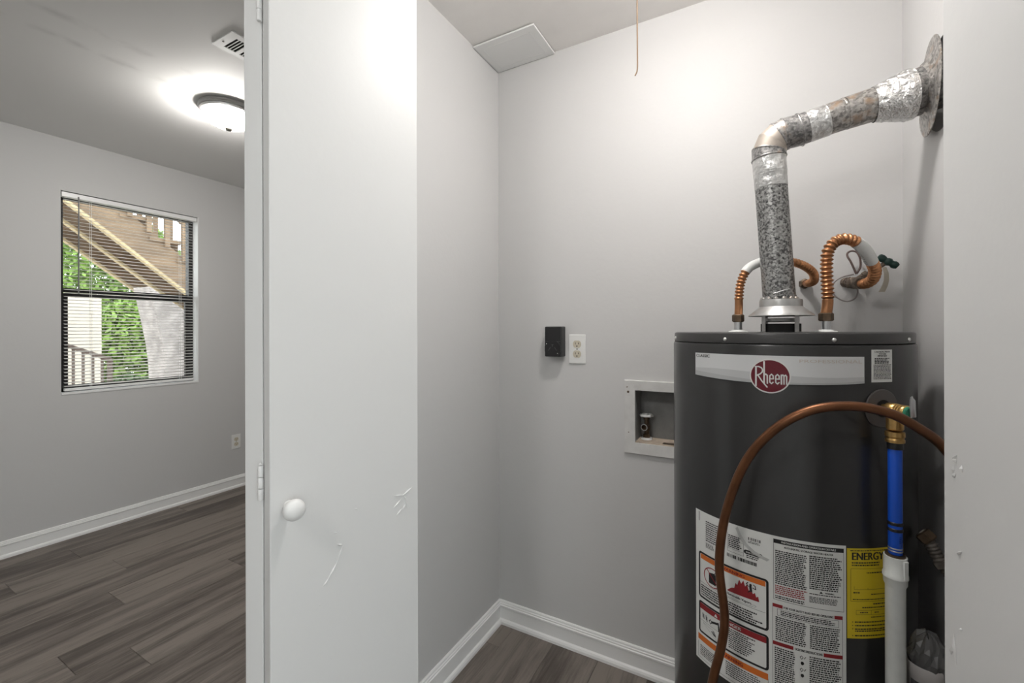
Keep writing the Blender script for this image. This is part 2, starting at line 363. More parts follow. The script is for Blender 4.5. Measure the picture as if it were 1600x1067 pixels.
# knob on the outer face of the folded leaf
kp = Vector((-.801, .497, .923)) + dB * .034; kn = -nB
MB().lathe([(.011, 0), (.0095, .006), (.009, .012), (.013, .016), (.0185, .021), (.0205, .027), (.0195, .033), (.015, .038), (.008, .0405), (.0001, .041)], kp, kn, 28).build('knob', 'white', pB, smooth=60)
O = Vector((-.801, .497, 0)); up = Vector((0, 0, 1))
sc = MB(); strokes(sc, O, dB, up, -nB, [((.128, .815), (.1415, .809), .0018), ((.1415, .809), (.128, .775), .0012), ((.130, .778), (.108, .748), .0013), ((.112, .752), (.098, .738), .0008),
    ((.283, .872), (.314, .888), .0016), ((.288, .876), (.262, .879), .0009), ((.290, .873), (.297, .862), .0022), ((.284, .868), (.262, .852), .0009), ((.292, .862), (.300, .842), .0011), ((.285, .845), (.270, .832), .0012), ((.296, .853), (.285, .840), .0010),
    ((.168, .878), (.176, .874), .0008), ((.122, .842), (.130, .838), .0007), ((.092, .703), (.094, .700), .001)])
sc.build('scratch', 'door', pB)
for z in (.205, .937, 1.862, 2.15):     # painted hinges between the two leaves
    hp = Vector((-.8335, .499, z)); hm = MB()
    for k in range(3): hm.lathe([(.0042, 0), (.0048, .001), (.0048, .0205), (.0042, .0215)], hp + up * (k * .0225), up, 14)
    hm.lathe([(.0028, 0), (.0035, .002), (.001, .005)], hp + up * .067, up, 12)
    hm.build('hinge', 'white', d1, smooth=40)
d2 = empty('door_2', (.33, .8, 0), 'white bifold door folded open at the right edge of the closet', 'door', kind=st)
a2 = R(8); near2 = Vector((.229, .816)) + Vector((math.sin(a2), -math.cos(a2))) * DW
pC, dC, nC = panel(d2, near2, -a2, 1, .034)
pD, dD, nD = panel(d2, (near2.x + .037, near2.y - .004), a2, 1, .034)
kp = Vector((near2.x, near2.y, .923)) + dC * .034
MB().lathe([(.011, 0), (.0095, .006), (.009, .012), (.013, .016), (.0185, .021), (.0205, .027), (.0195, .033), (.015, .038), (.008, .0405), (.0001, .041)], kp, -nC, 28).build('knob', 'white', pC, smooth=60)
O2 = Vector((near2.x, near2.y, 0)); sc = MB(); q = .310
strokes(sc, O2, dC, up, -nC, [((q - .012, 1.098), (q - .003, 1.088), .0015), ((q - .006, 1.094), (q - .010, 1.086), .0018), ((q - .005, 1.083), (q - .003, 1.07), .0016), ((q - .009, 1.072), (q - .002, 1.066), .0018), ((q - .022, 1.088), (q - .024, 1.078), .0010),
    ((q - .021, .975), (q - .012, .967), .0014), ((q - .022, .875), (q - .019, .872), .0012), ((q - .003, .862), (q - .010, .818), .0012), ((q - .001, .84), (q + .003, .824), .0013), ((q - .006, .85), (q - .002, .832), .0010)])
sc.build('scratch', 'door', pC)
for z in (.205, .937, 1.862, 2.15):
    hp = Vector((near2.x + .0355, near2.y - .006, z)); hm = MB()
    for k in range(3): hm.lathe([(.0042, 0), (.0048, .001), (.0048, .0205), (.0042, .0215)], hp + up * (k * .0225), up, 14)
    hm.build('hinge', 'white', d2, smooth=40)

# ================================================================ WATER HEATER
HX, HYc, HR = .061, 1.325, .26
wh = empty('water_heater', (HX, HYc, 0), 'dark grey cylindrical gas water heater with silver brand band and white warning labels', 'water heater')
C0 = Vector((HX, HYc, 0))
body = MB().lathe([(.235, .03), (.252, .031), (.2595, .036), (HR, .042), (HR, 1.226), (.2585, 1.231), (.255, 1.2325)], C0, n=128).build('body', 'heater', wh, smooth=50)
MB().lathe([(.2555, 1.2325), (.2575, 1.234), (.2578, 1.252), (.2565, 1.2555), (.253, 1.257), (.2535, 1.2572), (.045, 1.2572), (.045, 1.2525)], C0, n=128).build('top_cap', 'cap', wh, smooth=40)
for k in range(3):
    a = R(40 + 120 * k); p = C0 + Vector((math.cos(a), math.sin(a), 0)) * .2
    MB().lathe([(.025, 0), (.022, .004), (.018, .036)], p, n=16).build('foot', 'heater', wh, smooth=40)
def hm_(phi, z, off=0):
    a = R(phi); return Vector((HX + math.sin(a) * (HR + off), HYc - math.cos(a) * (HR + off), z))
for ph in (-72, -27.2, 18.1, 58.8):
    a = R(ph); MB().lathe([(.0042, 0), (.0042, .0012), (.003, .0028), (.0006, .0034)], Vector((HX + math.sin(a) * .2576, HYc - math.cos(a) * .2576, 1.242)), (math.sin(a), -math.cos(a), 0), 16).build('screw', 'screw', wh, smooth=50)
# -- printed matter bent round the tank -------------------------------------------------
def sheet(mb, ph0, ph1, z0, z1, off, n=None, ztop=None, zbot=None):
    n = n or max(1, int(abs(ph1 - ph0) / 2.5)); vs = []; fs = []
    for i in range(n + 1):
        p = ph0 + (ph1 - ph0) * i / n
        vs += [hm_(p, zbot(p) if zbot else z0, off), hm_(p, ztop(p) if ztop else z1, off)]
    for i in range(n): fs.append((2 * i, 2 * i + 2, 2 * i + 3, 2 * i + 1))
    return mb.add(vs, fs)
def slab(ph0, ph1, z0, z1, off, th=.0004, **kw):
    """a label with real thickness lying on the tank"""
    mb = MB(); n = max(2, int((ph1 - ph0) / 2.0)); vs = []; fs = []
    zt, zb = kw.get('ztop', lambda p: z1), kw.get('zbot', lambda p: z0)
    for i in range(n + 1):
        p = ph0 + (ph1 - ph0) * i / n
        vs += [hm_(p, zb(p), off), hm_(p, zt(p), off), hm_(p, zb(p), off - th), hm_(p, zt(p), off - th)]
    for i in range(n):
        a, b = 4 * i, 4 * i + 4; fs += [(a, b, b + 1, a + 1), (a + 2, a + 3, b + 3, b + 2), (a, a + 2, b + 2, b), (a + 1, b + 1, b + 3, a + 3)]
    fs += [(0, 1, 3, 2), (4 * n, 4 * n + 2, 4 * n + 3, 4 * n + 1)]
    return mb.add(vs, fs)
def poly(mb, pts, off):                  # flat polygon in (phi, z)
    return mb.add([hm_(p, z, off) for p, z in pts], [tuple(range(len(pts)))])
def fan(mb, pts, off):
    cx = sum(p for p, z in pts) / len(pts); cz = sum(z for p, z in pts) / len(pts); n = len(pts)
    return mb.add([hm_(cx, cz, off)] + [hm_(p, z, off) for p, z in pts], [(0, i + 1, (i + 1) % n + 1) for i in range(n)])
def line(mb, pts, wd, off, closed=False):  # stroked polyline in (phi, z); wd in metres
    kz = HR * PI / 180
    P = [Vector((p * kz, z)) for p, z in pts]
    if closed: P.append(P[0])
    for a, b in zip(P, P[1:]):
        m = max(1, int((b - a).length / .012)); d = (b - a).normalized(); nn = Vector((-d.y, d.x)) * wd / 2; ext = d * wd * .35
        a2, b2 = a - ext, b + ext; vs = []; fs = []
        for i in range(m + 1):
            c = a2.lerp(b2, i / m)
            for s_ in (1, -1): g = c + nn * s_; vs.append(hm_(g.x / kz, g.y, off))
        for i in range(m): fs.append((2 * i, 2 * i + 1, 2 * i + 3, 2 * i + 2))
        mb.add(vs, fs)
def rowtext(mb, ph0, ph1, z0, z1, rows, off, seed=0, fill=.62, ragged=.25):
    """unreadable small print: rows of word-length dashes"""
    r_ = random.Random(seed); pitch = (z1 - z0) / rows; h = pitch * fill
    for i in range(rows):
        z = z1 - pitch * (i + .5); end = ph1 - (ph1 - ph0) * r_.random() * ragged; p = ph0
        while p < end:
            wd = r_.uniform(.35, 1.3); e = min(p + wd, end); sheet(mb, p, e, z - h / 2, z + h / 2, off, 1); p = e + .2
FONT_CACHE = {}
def glyphs(text):
    if text not in FONT_CACHE:
        cu = bpy.data.curves.new('lettering', 'FONT'); cu.body = text; cu.size = 1; cu.resolution_u = 3
        o = bpy.data.objects.new('lettering', cu); COL.objects.link(o)
        dg = bpy.context.evaluated_depsgraph_get(); me = o.evaluated_get(dg).to_mesh()
        vs = [v.co.copy() for v in me.vertices]; fs = [tuple(p.vertices) for p in me.polygons]
        o.evaluated_get(dg).to_mesh_clear(); bpy.data.objects.remove(o); bpy.data.curves.remove(cu)
        FONT_CACHE[text] = (vs, fs)
    return FONT_CACHE[text]
def text_on_tank(mb, text, ph0, ph1, z0, z1, off, bold=0):
    vs, fs = glyphs(text); x0, x1 = min(v.x for v in vs), max(v.x for v in vs); y0, y1 = min(v.y for v in vs), max(v.y for v in vs)
    for dx in ([0] if not bold else [-bold, 0, bold]):
        mb.add([hm_(ph0 + (v.x - x0) / (x1 - x0) * (ph1 - ph0) + dx, z0 + (v.y - y0) / (y1 - y0) * (z1 - z0), off) for v in vs], fs)
def rrect(ph0, ph1, z0, z1, rp, rz):
    out = []
    for cx, cz, a0 in ((ph1 - rp, z1 - rz, 0), (ph0 + rp, z1 - rz, 90), (ph0 + rp, z0 + rz, 180), (ph1 - rp, z0 + rz, 270)):
        for k in range(5): a = R(a0 + 22.5 * k); out.append((cx + rp * math.cos(a), cz + rz * math.sin(a)))
    return out
F1, F2, F3, F4 = .0007, .0010, .0013, .0016
# silver brand band, curved lower edge
low = lambda p: 1.1495 + .0055 * ((p + 7.5) / 37.8) ** 2 * 1.1
MB_ = slab(-45.2, 30.3, 0, 1.2085, .0006, zbot=lambda p: low(p) - .0022); MB_.build('band_edge', 'ink', wh)
band = slab(-45.2, 30.3, 0, 1.2085, F1, zbot=low).build('brand_band', 'silver', wh)
g = MB(); sheet(g, -45.2, 30.3, 0, 0, F2 - .0001, 32, ztop=lambda p: 1.1705 + .0075 * math.sin((p + 45) / 75 * 5.2 + .6) * .6, zbot=low); g.build('grey_wave', 'silver2', band)
g = MB(); sheet(g, -45.2, 30.3, 0, 0, F2, 32, ztop=lambda p: max(low(p) + .0005, 1.1605 + .0065 * math.sin((p + 45) / 75 * 4.0 + 2.2)), zbot=low); g.build('grey_wave', 'silver3', band)
g = MB(); text_on_tank(g, 'CLASSIC', -44.3, -35.4, 1.1985, 1.2055, F3, .05); g.build('lettering', 'ink', band)
g = MB(); text_on_tank(g, 'PROFESSIONAL', 4.5, 29.2, 1.1955, 1.2020, F3); g.build('lettering', 'ghost', band)
# oval badge
CP, CZb = -7.0, 1.1655
def oval(mb, rp, rz, off, n=48):
    pts = [(CP + rp * math.cos(2 * PI * k / n), CZb + rz * math.sin(2 * PI * k / n)) for k in range(n)]
    vs = [hm_(CP, CZb, off)] + [hm_(CP + (p - CP) * .5, CZb + (z - CZb) * .5, off) for p, z in pts] + [hm_(p, z, off) for p, z in pts] + [hm_(p, z, 0) for p, z in pts]
    fs = [(0, i + 1, (i + 1) % n + 1) for i in range(n)]
    for s_ in (0, n): fs += [(1 + s_ + i, 1 + s_ + n + i, 1 + s_ + n + (i + 1) % n, 1 + s_ + (i + 1) % n) for i in range(n)]
    return mb.add(vs, fs)
badge = oval(MB(), 8.3, .0362, F3).build('badge_rim', 'paper', wh)
oval(MB(), 7.75, .0335, F4).build('badge_face', 'maroon', badge)
g = MB(); o5 = F4 + .0003
bl_ = lambda pts, wd: line(g, [(CP - .15 + (p_ - CP) * .90, z_) for p_, z_ in pts], wd, o5)
bl_([(-13.1, 1.1440), (-13.05, 1.1845)], .0032)
bl_([(-13.4, 1.1845), (-11.8, 1.1848), (-10.6, 1.1825), (-10.0, 1.1785), (-10.2, 1.1735), (-11.2, 1.1690), (-12.9, 1.1655)], .0026)
bl_([(-12.2, 1.1665), (-10.4, 1.1545), (-8.0, 1.1420)], .0026)
bl_([(-9.35, 1.1500), (-9.35, 1.1955)], .0032)
bl_([(-9.2, 1.1670), (-8.6, 1.1695), (-7.95, 1.1670), (-7.9, 1.1500)], .0026)
for c in (-6.05, -3.45):
    bl_([(c - .75, 1.1600), (c + .75, 1.1600), (c + .72, 1.1665), (c, 1.1695), (c - .72, 1.1665), (c - .8, 1.1600), (c - .72, 1.1525), (c, 1.1500), (c + .7, 1.1530)], .0024)
bl_([(-1.75, 1.1500), (-1.75, 1.1690)], .0028)
bl_([(-1.7, 1.1670), (-1.1, 1.1692), (-.65, 1.1665), (-.62, 1.1500)], .0024)
bl_([(-.5, 1.1670), (.05, 1.1690), (.5, 1.1660), (.52, 1.1500)], .0024)
g.build('lettering', 'paper', badge)
# small caution sticker
s_ = slab(33.6, 44.4, 1.1575, 1.2225, F1).build('caution_sticker', 'paper', wh)
g = MB()
for k in range(3): text_on_tank(g, ('CAUTION, PRIOR', 'TO USE', 'IMPORTANT')[k], 35.0 + (0, 2.1, 1.6)[k], 43.0 - (0, 2.1, 1.6)[k], 1.2165 - k * .0040, 1.2195 - k * .0040, F2, .06)
rowtext(g, 35.0, 43.2, 1.1945, 1.2065, 4, F2, 3, .7, .2); rowtext(g, 34.5, 43.8, 1.163, 1.1935, 11, F2, 4, .5, .04); g.build('small_print', 'ink', s_)
# the big instruction label
big = slab(-45.2, 22.3, .474, .831, F1).build('instruction_label', 'paper', wh)
g = MB()   # ----- left column, black print
rowtext(g, -38.2, -28.5, .765, .814, 10, F2, 11, .5, .35); rowtext(g, -38.2, -33, .750, .762, 4, F2, 12, .5, .3)
rowtext(g, -25.4, -19.0, .777, .806, 7, F2, 13, .6, .25); rowtext(g, -17, -11.5, .767, .775, 2, F2, 14, .55, .2)
line(g, [(-25.8, .809), (-25.8, .768), (-18.3, .768), (-18.3, .806)], .0006, F2); line(g, [(-25.8, .775), (-18.3, .775)], .0004, F2); line(g, [(-25.8, .795), (-18.3, .795)], .0004, F2)
r_ = random.Random(5); p = -26.2
while p < -13: wdt = r_.choice((.12, .25, .4, .6)); sheet(g, p, p + wdt, .755, .7625, F2, 1); p += wdt + r_.choice((.12, .2, .4))
p = -16.2
while p < -11: wdt = r_.choice((.1, .2, .35)); sheet(g, p, p + wdt, .8075, .8135, F2, 1); p += wdt + r_.choice((.12, .2, .35))
rowtext(g, -16.2, -11, .801, .806, 2, F2, 15, .5, .1)
fan(g, rrect(-18.2, -10.1, .7755, .7845, 1.0, .0045), F2)
sheet(g, -42.9, -42.5, .806, .828, F2, 1)
def blackborder(z0, z1):
    o_, i_ = rrect(-43.0, -7.7, z0, z1, 1.5, .007), rrect(-42.0, -8.7, z0 + .0045, z1 - .0045, .7, .0035); n = len(o_)
    # straight sides subdivided so that they follow the tank
    def sub(a):
        out = []
        for j in range(n):
            p_, q_ = a[j], a[(j + 1) % n]; m = 16 if abs(p_[0] - q_[0]) > 10 else 1
            out += [(p_[0] + (q_[0] - p_[0]) * t / m, p_[1] + (q_[1] - p_[1]) * t / m) for t in range(m)]
        return out
    o_, i_ = sub(o_), sub(i_); n = len(o_)
    g.add([hm_(p, z, F2) for p, z in o_] + [hm_(p, z, F2) for p, z in i_], [(j, (j + 1) % n, n + (j + 1) % n, n + j) for j in range(n)])
blackborder(.625, .7345); blackborder(.541, .6165)
line(g, [(-42, .6625), (-9, .6625)], .0006, F2)
poly(g, [(-36.3, .672), (-32.2, .672), (-32.2, .696), (-33.5, .6985), (-36.3, .6955)], F2); line(g, [(-33.3, .697), (-31.9, .7035), (-30.6, .700), (-30.4, .692)], .0016, F2)
rowtext(g, -41.2, -28, .632, .6585, 5, F2, 16, .6, .25); rowtext(g, -26.5, -10, .630, .6555, 5, F2, 17, .62, .3)
text_on_tank(g, 'Flammable Vapors', -26.2, -15.0, .6675, .6745, F2, .06)
line(g, [(-26, .6655), (-17, .6650), (-13.4, .6665), (-12.8, .6690), (-13.6, .6705), (-15, .6690)], .0005, F2)
# little figure in the fire
for k in range(12): pass
fan(g, [(-15.2 + .55 * math.cos(2 * PI * k / 10), .7115 + .0026 * math.sin(2 * PI * k / 10)) for k in range(10)], F3 + .0002)
line(g, [(-15.3, .7080), (-15.0, .6985)], .0050, F3 + .0002); line(g, [(-16.2, .7065), (-17.0, .7110), (-16.4, .7150)], .0018, F3 + .0002)
line(g, [(-14.3, .7065), (-13.0, .7050), (-13.2, .7115), (-13.9, .7135)], .0018, F3 + .0002); line(g, [(-15.2, .699), (-16.3, .694)], .002, F3 + .0002)
# hand scalded under the tap
line(g, [(-42, .572), (-30, .5715)], .0005, F2); line(g, [(-40, .568), (-34, .566), (-31.5, .545), (-40, .568)], .0004, F2)
for c in ((-40.3, .585), (-39.6, .5835), (-38.2, .584), (-37.6, .5815)): line(g, [(c[0], c[1] + .005), (c[0] + .15, c[1] - .005)], .0019, F2)
line(g, [(-36.2, .582), (-35.4, .587), (-34.6, .582), (-35.4, .577), (-36.2, .582)], .0016, F2); line(g, [(-34.6, .583), (-31, .588)], .005, F2); line(g, [(-31.8, .587), (-30.9, .590), (-30.6, .572)], .0032, F2)
for k in range(4): line(g, [(-32.2 - .35 * k, .555), (-33.4 - .5 * k, .5645 - .0012 * k)], .0012, F2)
rowtext(g, -25.5, -12.5, .551, .596, 10, F2, 18, .55, .35)
rowtext(g, -42, -29, .487, .512, 6, F2, 19, .5, .2); rowtext(g, -27, -10, .487, .519, 7, F2, 20, .5, .15)
line(g, [(-43.5, .516), (-43.5, .480), (-8.0, .480), (-8.0, .525)], .0006, F2)
# ----- right column, black print
line(g, [(-5.7, .825), (-5.7, .6985), (21.3, .6985), (21.3, .825)], .0007, F2)
sheet(g, -5.7, 21.3, .8165, .825, F2, 12)
text_on_tank(g, 'AUTOMATIC STORAGE WATER HEATER', -1.6, 17.2, .8085, .8125, F2, .05)
rowtext(g, -5.1, 7.2, .7315, .803, 18, F2, 21, .62, .12); rowtext(g, -5.1, 7.2, .7010, .7085, 2, F2, 22, .6, .1)
rowtext(g, 8.0, 20.6, .736, .805, 17, F2, 23, .62, .15); rowtext(g, 8.0, 20.6, .7255, .7285, 1, F2, 24, .6, .05); rowtext(g, 8.0, 19, .709, .722, 5, F2, 25, .55, .05)
poly(g, [(11.8, .7300), (13.2, .7300), (12.5, .7345)], F2); text_on_tank(g, 'WARNING', 14.0, 17.5, .7303, .7332, F2, .05)
text_on_tank(g, 'FOR YOUR SAFETY READ BEFORE OPERATING', -1.8, 17.2, .6835, .6880, F2, .05)
line(g, [(-4.3, .680), (-4.3, .6665), (19.3, .6665), (19.3, .680), (-4.3, .680)], .0006, F2); rowtext(g, -3, 18.6, .6680, .6785, 3, F2, 26, .6, .15)
rowtext(g, -5.0, 7.0, .6145, .6640, 12, F2, 27, .6, .1); rowtext(g, 8.2, 20.0, .6145, .6640, 12, F2, 28, .6, .12)
text_on_tank(g, 'LIGHTING INSTRUCTIONS', 2.5, 13.0, .6045, .6095, F2, .05)
line(g, [(-6.1, .689), (-6.1, .478)], .0006, F2); line(g, [(20.8, .689), (20.8, .478)], .0006, F2)
rowtext(g, -5.4, 2.6, .482, .600, 27, F2, 29, .6, .1); rowtext(g, 8.0, 20.3, .482, .600, 27, F2, 30, .6, .12)
for zz in (.587, .562, .53):
    line(g, [(4.4, zz + .006), (5.0, zz + .009), (5.6, zz + .006), (5.0, zz + .002), (4.4, zz + .006)], .0009, F2); fan(g, [(5.3 + .7 * math.cos(k), zz - .006 + .004 * math.sin(k)) for k in (0, 1, 2, 3, 4, 5)], F2); line(g, [(6.0, zz + .004), (6.6, zz + .008)], .001, F2)
g.build('black_print', 'ink', big)
g = MB()   # ----- orange print
sheet(g, -41.6, -9.0, .7180, .7295, F2, 14); g.build('orange_bar', 'orange', big)
g = MB(); sheet(g, -43.5, -8.0, .5215, .5355, F2, 14); g.build('orange_bar', 'orange', big)
g = MB()   # ----- red print
for a_, b_, c_, d_ in ((-42.0, -8.7, .5985, .6115), (-6.1, -2.2, .6825, .6895), (17.6, 20.8, .6825, .6895), (-6.1, 1.9, .6035, .6110), (13.4, 20.8, .6035, .6110)):
    g = MB(); sheet(g, a_, b_, c_, d_, F2 + .0001, 14 if b_ - a_ > 20 else 3); g.build('red_bar', 'red', big)
g = MB()
rowtext(g, -5.1, 7.2, .7105, .7300, 5, F2, 31, .6, .1)
g.build('red_small_print', 'red', big); g = MB()
for k in range(28):    # prohibition ring
    a, b = 2 * PI * k / 28, 2 * PI * (k + 1) / 28
    line(g, [(-34.2 + 5.0 * math.cos(a), .6865 + .0215 * math.sin(a)), (-34.2 + 5.0 * math.cos(b), .6865 + .0215 * math.sin(b))], .0022, F3)
line(g, [(-37.6, .7020), (-30.7, .6710)], .0022, F3); g.build('prohibition_sign', 'red', big); g = MB()
FK = [(-26.0, .6795), (-24.0, .6880), (-22.6, .6905), (-22.0, .7030), (-21.2, .6990), (-20.3, .7140), (-19.4, .7060), (-18.4, .7150), (-17.6, .7035), (-16.8, .7095), (-16.0, .6980), (-15.0, .7010), (-14.2, .6935), (-13.4, .6975), (-12.8, .6890), (-12.0, .6920), (-11.6, .6830)]
def ftop(p):
    for (a_, za), (b_, zb_) in zip(FK, FK[1:]):
        if a_ <= p <= b_: return za + (zb_ - za) * (p - a_) / (b_ - a_)
    return FK[-1][1]
sheet(g, -26, -11.6, 0, 0, F2 + .0002, 72, ztop=ftop, zbot=lambda p: .6775 + .0035 * (p + 26) / 14.4)
g.build('flame_picture', 'red', big)
g = MB(); text_on_tank(g, 'WARNING', -29.3, -17.9, .7205, .7268, F3, .08); g.build('lettering', 'red', big); g = MB(); text_on_tank(g, 'WARNING', -29.5, -18.8, .5250, .5320, F3, .08); g.build('lettering', 'red', big)
g = MB(); text_on_tank(g, 'DANGER', -29.0, -19.5, .6015, .6085, F3, .06); g.build('lettering', 'paper', big); g = MB(); poly(g, [(-33.2, .6010), (-31.2, .6010), (-32.2, .6090)], F3); g.build('warning_triangle', 'paper', big); g = MB()
text_on_tank(g, 'INSTALLATION AND OPERATION DETAILS', -2.6, 18.2, .8188, .8228, F3, .04); g.build('lettering', 'paper', big); g = MB(); text_on_tank(g, 'AHRI CERTIFIED', -17.3, -10.9, .7782, .7818, F3, .03)
g.build('lettering', 'paper', big)
# curled clear tape over the label
tp = [(-21.0, .829, .006), (-19.6, .812, .004), (-17.3, .797, .0035), (-14, .7855, .0025), (-11, .780, .0018), (-7.8, .776, .0016)]
tm = MB(); vs = []; fs = []
for i, (p, z, o_) in enumerate(tp): vs += [hm_(p - .55, z - .003, o_), hm_(p + .55, z + .003, o_ + .0015)]
for i in range(len(tp) - 1): fs.append((2 * i, 2 * i + 2, 2 * i + 3, 2 * i + 1))
tape = tm.add(vs, fs).build('tape_strip', 'tape', wh); sm = tape.modifiers.new('thick', 'SOLIDIFY'); sm.thickness = .0004
# yellow energy label
ye = slab(22.7, 51.5, .6470, .8265, F1 + .0002).build('energy_label', 'yellow', wh)
g = MB(); text_on_tank(g, 'ENERGYGUIDE', 24.8, 50.6, .8035, .8185, F2 + .0002, .16)
rowtext(g, 24.0, 50, .8205, .8235, 1, F2 + .0002, 40, .6, .1); rowtext(g, 24.6, 38, .7905, .8005, 2, F2 + .0002, 41, .5, .2)
line(g, [(24.2, .786), (24.2, .721), (50.4, .721), (50.4, .786), (24.2, .786)], .0005, F2 + .0002); line(g, [(25.6, .745), (49, .745)], .0005, F2 + .0002); line(g, [(25.6, .745), (25.6, .751)], .0005, F2 + .0002); line(g, [(31.5, .745), (31.5, .748)], .0005, F2 + .0002)
rowtext(g, 31, 42, .776, .780, 1, F2 + .0002, 42, .6, 0); rowtext(g, 25.2, 28, .737, .740, 1, F2 + .0002, 43, .7, 0); rowtext(g, 33, 44, .7335, .7365, 1, F2 + .0002, 44, .6, 0); rowtext(g, 25, 48, .7235, .7265, 1, F2 + .0002, 45, .6, 0)
rowtext(g, 34, 43, .714, .7175, 1, F2 + .0002, 46, .7, 0); rowtext(g, 29, 44, .7075, .7105, 1, F2 + .0002, 47, .7, 0)
line(g, [(26.4, .7035), (26.4, .6945), (46, .6945), (46, .7035), (26.4, .7035)], .0005, F2 + .0002); line(g, [(33, .7035), (33, .6945)], .0005, F2 + .0002); rowtext(g, 28, 31.5, .6975, .7005, 1, F2 + .0002, 48, .7, 0); rowtext(g, 34.6, 36.6, .6975, .7005, 1, F2 + .0002, 49, .7, 0)
rowtext(g, 33, 43, .688, .691, 1, F2 + .0002, 50, .6, 0)
for k, zz in enumerate((.680, .673, .666, .662, .653)): rowtext(g, 25.8, 49, zz - .0015, zz + .0015, 1, F2 + .0002, 51 + k, .8, .25)
for zz in (.680, .673, .6665, .653): fan(g, [(24.9 + .25 * math.cos(k), zz + .001 * math.sin(k)) for k in range(6)], F2 + .0002)
g.build('black_print', 'ink', ye)
# relief valve on the tank side
vp, a = 38.5, R(38.5); vn = Vector((math.sin(a), -math.cos(a), 0)); vo = hm_(vp, 1.105)
MB().lathe([(.038, 0), (.0385, .002), (.037, .0035), (.018, .0045), (.018, .0046)], vo + vn * -.001, vn, 40).build('escutcheon', 'esc', wh, smooth=40)
MB().lathe([(.0175, 0), (.0175, .0008)], vo + vn * .0038, vn, 24).build('opening', 'blackmat', wh)
rv = MB().lathe([(.0100, .003), (.0100, .012), (.0135, .013), (.0145, .016), (.0145, .030), (.0135, .0315), (.0140, .033), (.0140, .035), (.0132, .036), (.0140, .0375), (.0140, .040), (.0132, .041), (.0138, .0425), (.0138, .048), (.0125, .050)], vo, vn, 28).build('relief_valve', 'brass', wh, smooth=35)
MB().lathe([(.0118, .0495), (.0118, .053), (.0100, .0545), (.0001, .0545)], vo, vn, 24).build('end_cap', 'greencap', rv, smooth=40)
side = Vector((math.cos(a), math.sin(a), 0))
lv = MB(); lo = vo + vn * .0555
lv.extrude([lo + side * x_ + up * z_ for x_, z_ in ((-.0025, -.008), (.0025, -.008), (.0035, .010), (.003, .028), (.0012, .032), (-.0010, .031), (-.0025, .026), (-.0035, .008))], vn * .0022 + up * .001)
lv.extrude([lo + side * .0028 + up * z_ + vn * x_ for x_, z_ in ((0, -.008), (.006, -.006), (.005, .024), (.002, .028), (0, .028))], side * .0018)
lv.build('lever', 'steel', rv)
OUT = Vector((.2365, 1.088))
MB().lathe([(.0115, 1.070), (.0135, 1.072), (.0135, 1.092), (.0125, 1.100)], (OUT.x, OUT.y, 0), n=24).build('outlet', 'brass', rv, smooth=40)
# draft hood on top
dh = MB().lathe([(.0360, 1.341), (.0475, 1.3405), (.0485, 1.337), (.0485, 1.3225), (.0500, 1.321), (.0735, 1.3005), (.0740, 1.2985), (.0728, 1.2985), (.0490, 1.3185), (.0450, 1.321)], (HX, HYc, 0), n=48, closed=True).build('draft_hood', 'zinc', wh, smooth=40)
MB().lathe([(.045, 1.2565), (.045, 1.2785), (.042, 1.2785), (.042, 1.2565)], (HX, HYc, 0), n=32, closed=True).build('flue_collar', 'blackmat', wh, smooth=40)
MB().lathe([(.040, 1.2835), (.041, 1.285), (.040, 1.292), (.0385, 1.2925)], (HX, HYc, 0), n=32).build('baffle', 'zinc', dh, smooth=40)
for aa in (-50, 40, 130, 220):
    d_ = Vector((math.sin(R(aa)), -math.cos(R(aa)), 0)); t_ = Vector((d_.y, -d_.x, 0)); p_ = Vector((HX, HYc, 1.2573)) + d_ * .050
    MB().obox(p_ - t_ * .006, t_ * .012, d_ * .0012, (0, 0, .052)).obox(p_ - t_ * .006, t_ * .012, d_ * .016, (0, 0, .0012)).build('hood_leg', 'zinc', dh)
# nipples for the water lines
for sx in (-1, 1):
    p_ = Vector((HX + sx * .0985, 1.345, 1.2572))
    MB().lathe([(.024, 0), (.023, .0025), (.012, .004), (.0105, .006)], p_, n=24).build('gasket', 'paper', wh, smooth=40)
    MB().lathe([(.0100, 0), (.0100, .0270)], p_, n=20).build('nipple', 'steel', wh, smooth=40)
    w_ = MB()
    for k in range(5):
        q_ = R(72 * k + 20); w_.lathe([(.006, 0), (.005, .003), (.002, .004)], p_ + Vector((math.cos(q_) * .012, math.sin(q_) * .012, .002)), n=10)
    w_.build('sealant', 'paper', wh, smooth=60)

# ================================================================ VENT PIPE
vr = empty('vent_pipe', (HX, HYc, 1.33), 'galvanised metal vent pipe with elbow and foil tape above the water heater', 'vent pipe')
PR = .0372
V0, V1 = Vector((.0585, 1.325, 1.331)), Vector((.0360, 1.327, 1.712))
vl = lambda z: V0.lerp(V1, (z - V0.z) / (V1.z - V0.z))
vax = (V1 - V0).normalized()
vp1 = MB().tube([vl(1.3412), vl(1.349), vl(1.350), vl(1.64), vl(1.712)], [PR + .0015, PR + .0015, PR, PR, PR], 40).build('pipe_section', 'galv', vr, smooth=40)
sl = MB()
for k in range(14):
    q_ = 2 * PI * k / 14; sl.lathe([(.0055, 0), (.0048, .004), (.002, .006)], vl(1.3415) + Vector((math.cos(q_), math.sin(q_), 0)) * .0385, n=8)
sl.build('sealant', 'galv2', vp1, smooth=60)
MB().tube(smooth_path([vl(1.355) + Vector((math.sin(q_) * .0378, -math.cos(q_) * .0378, .012 * math.sin(q_) + .004)) for q_ in (-.35, -.1, .15, .4, .6)], 4), .0013, 8).build('wire_bead', 'foil2', vp1, smooth=60)
MB().tube([vl(1.633), vl(1.634), vl(1.672), vl(1.673)], [PR + .0004, PR + .0010, PR + .0010, PR + .0012], 40).build('foil_tape', 'foil2', vr, smooth=40)
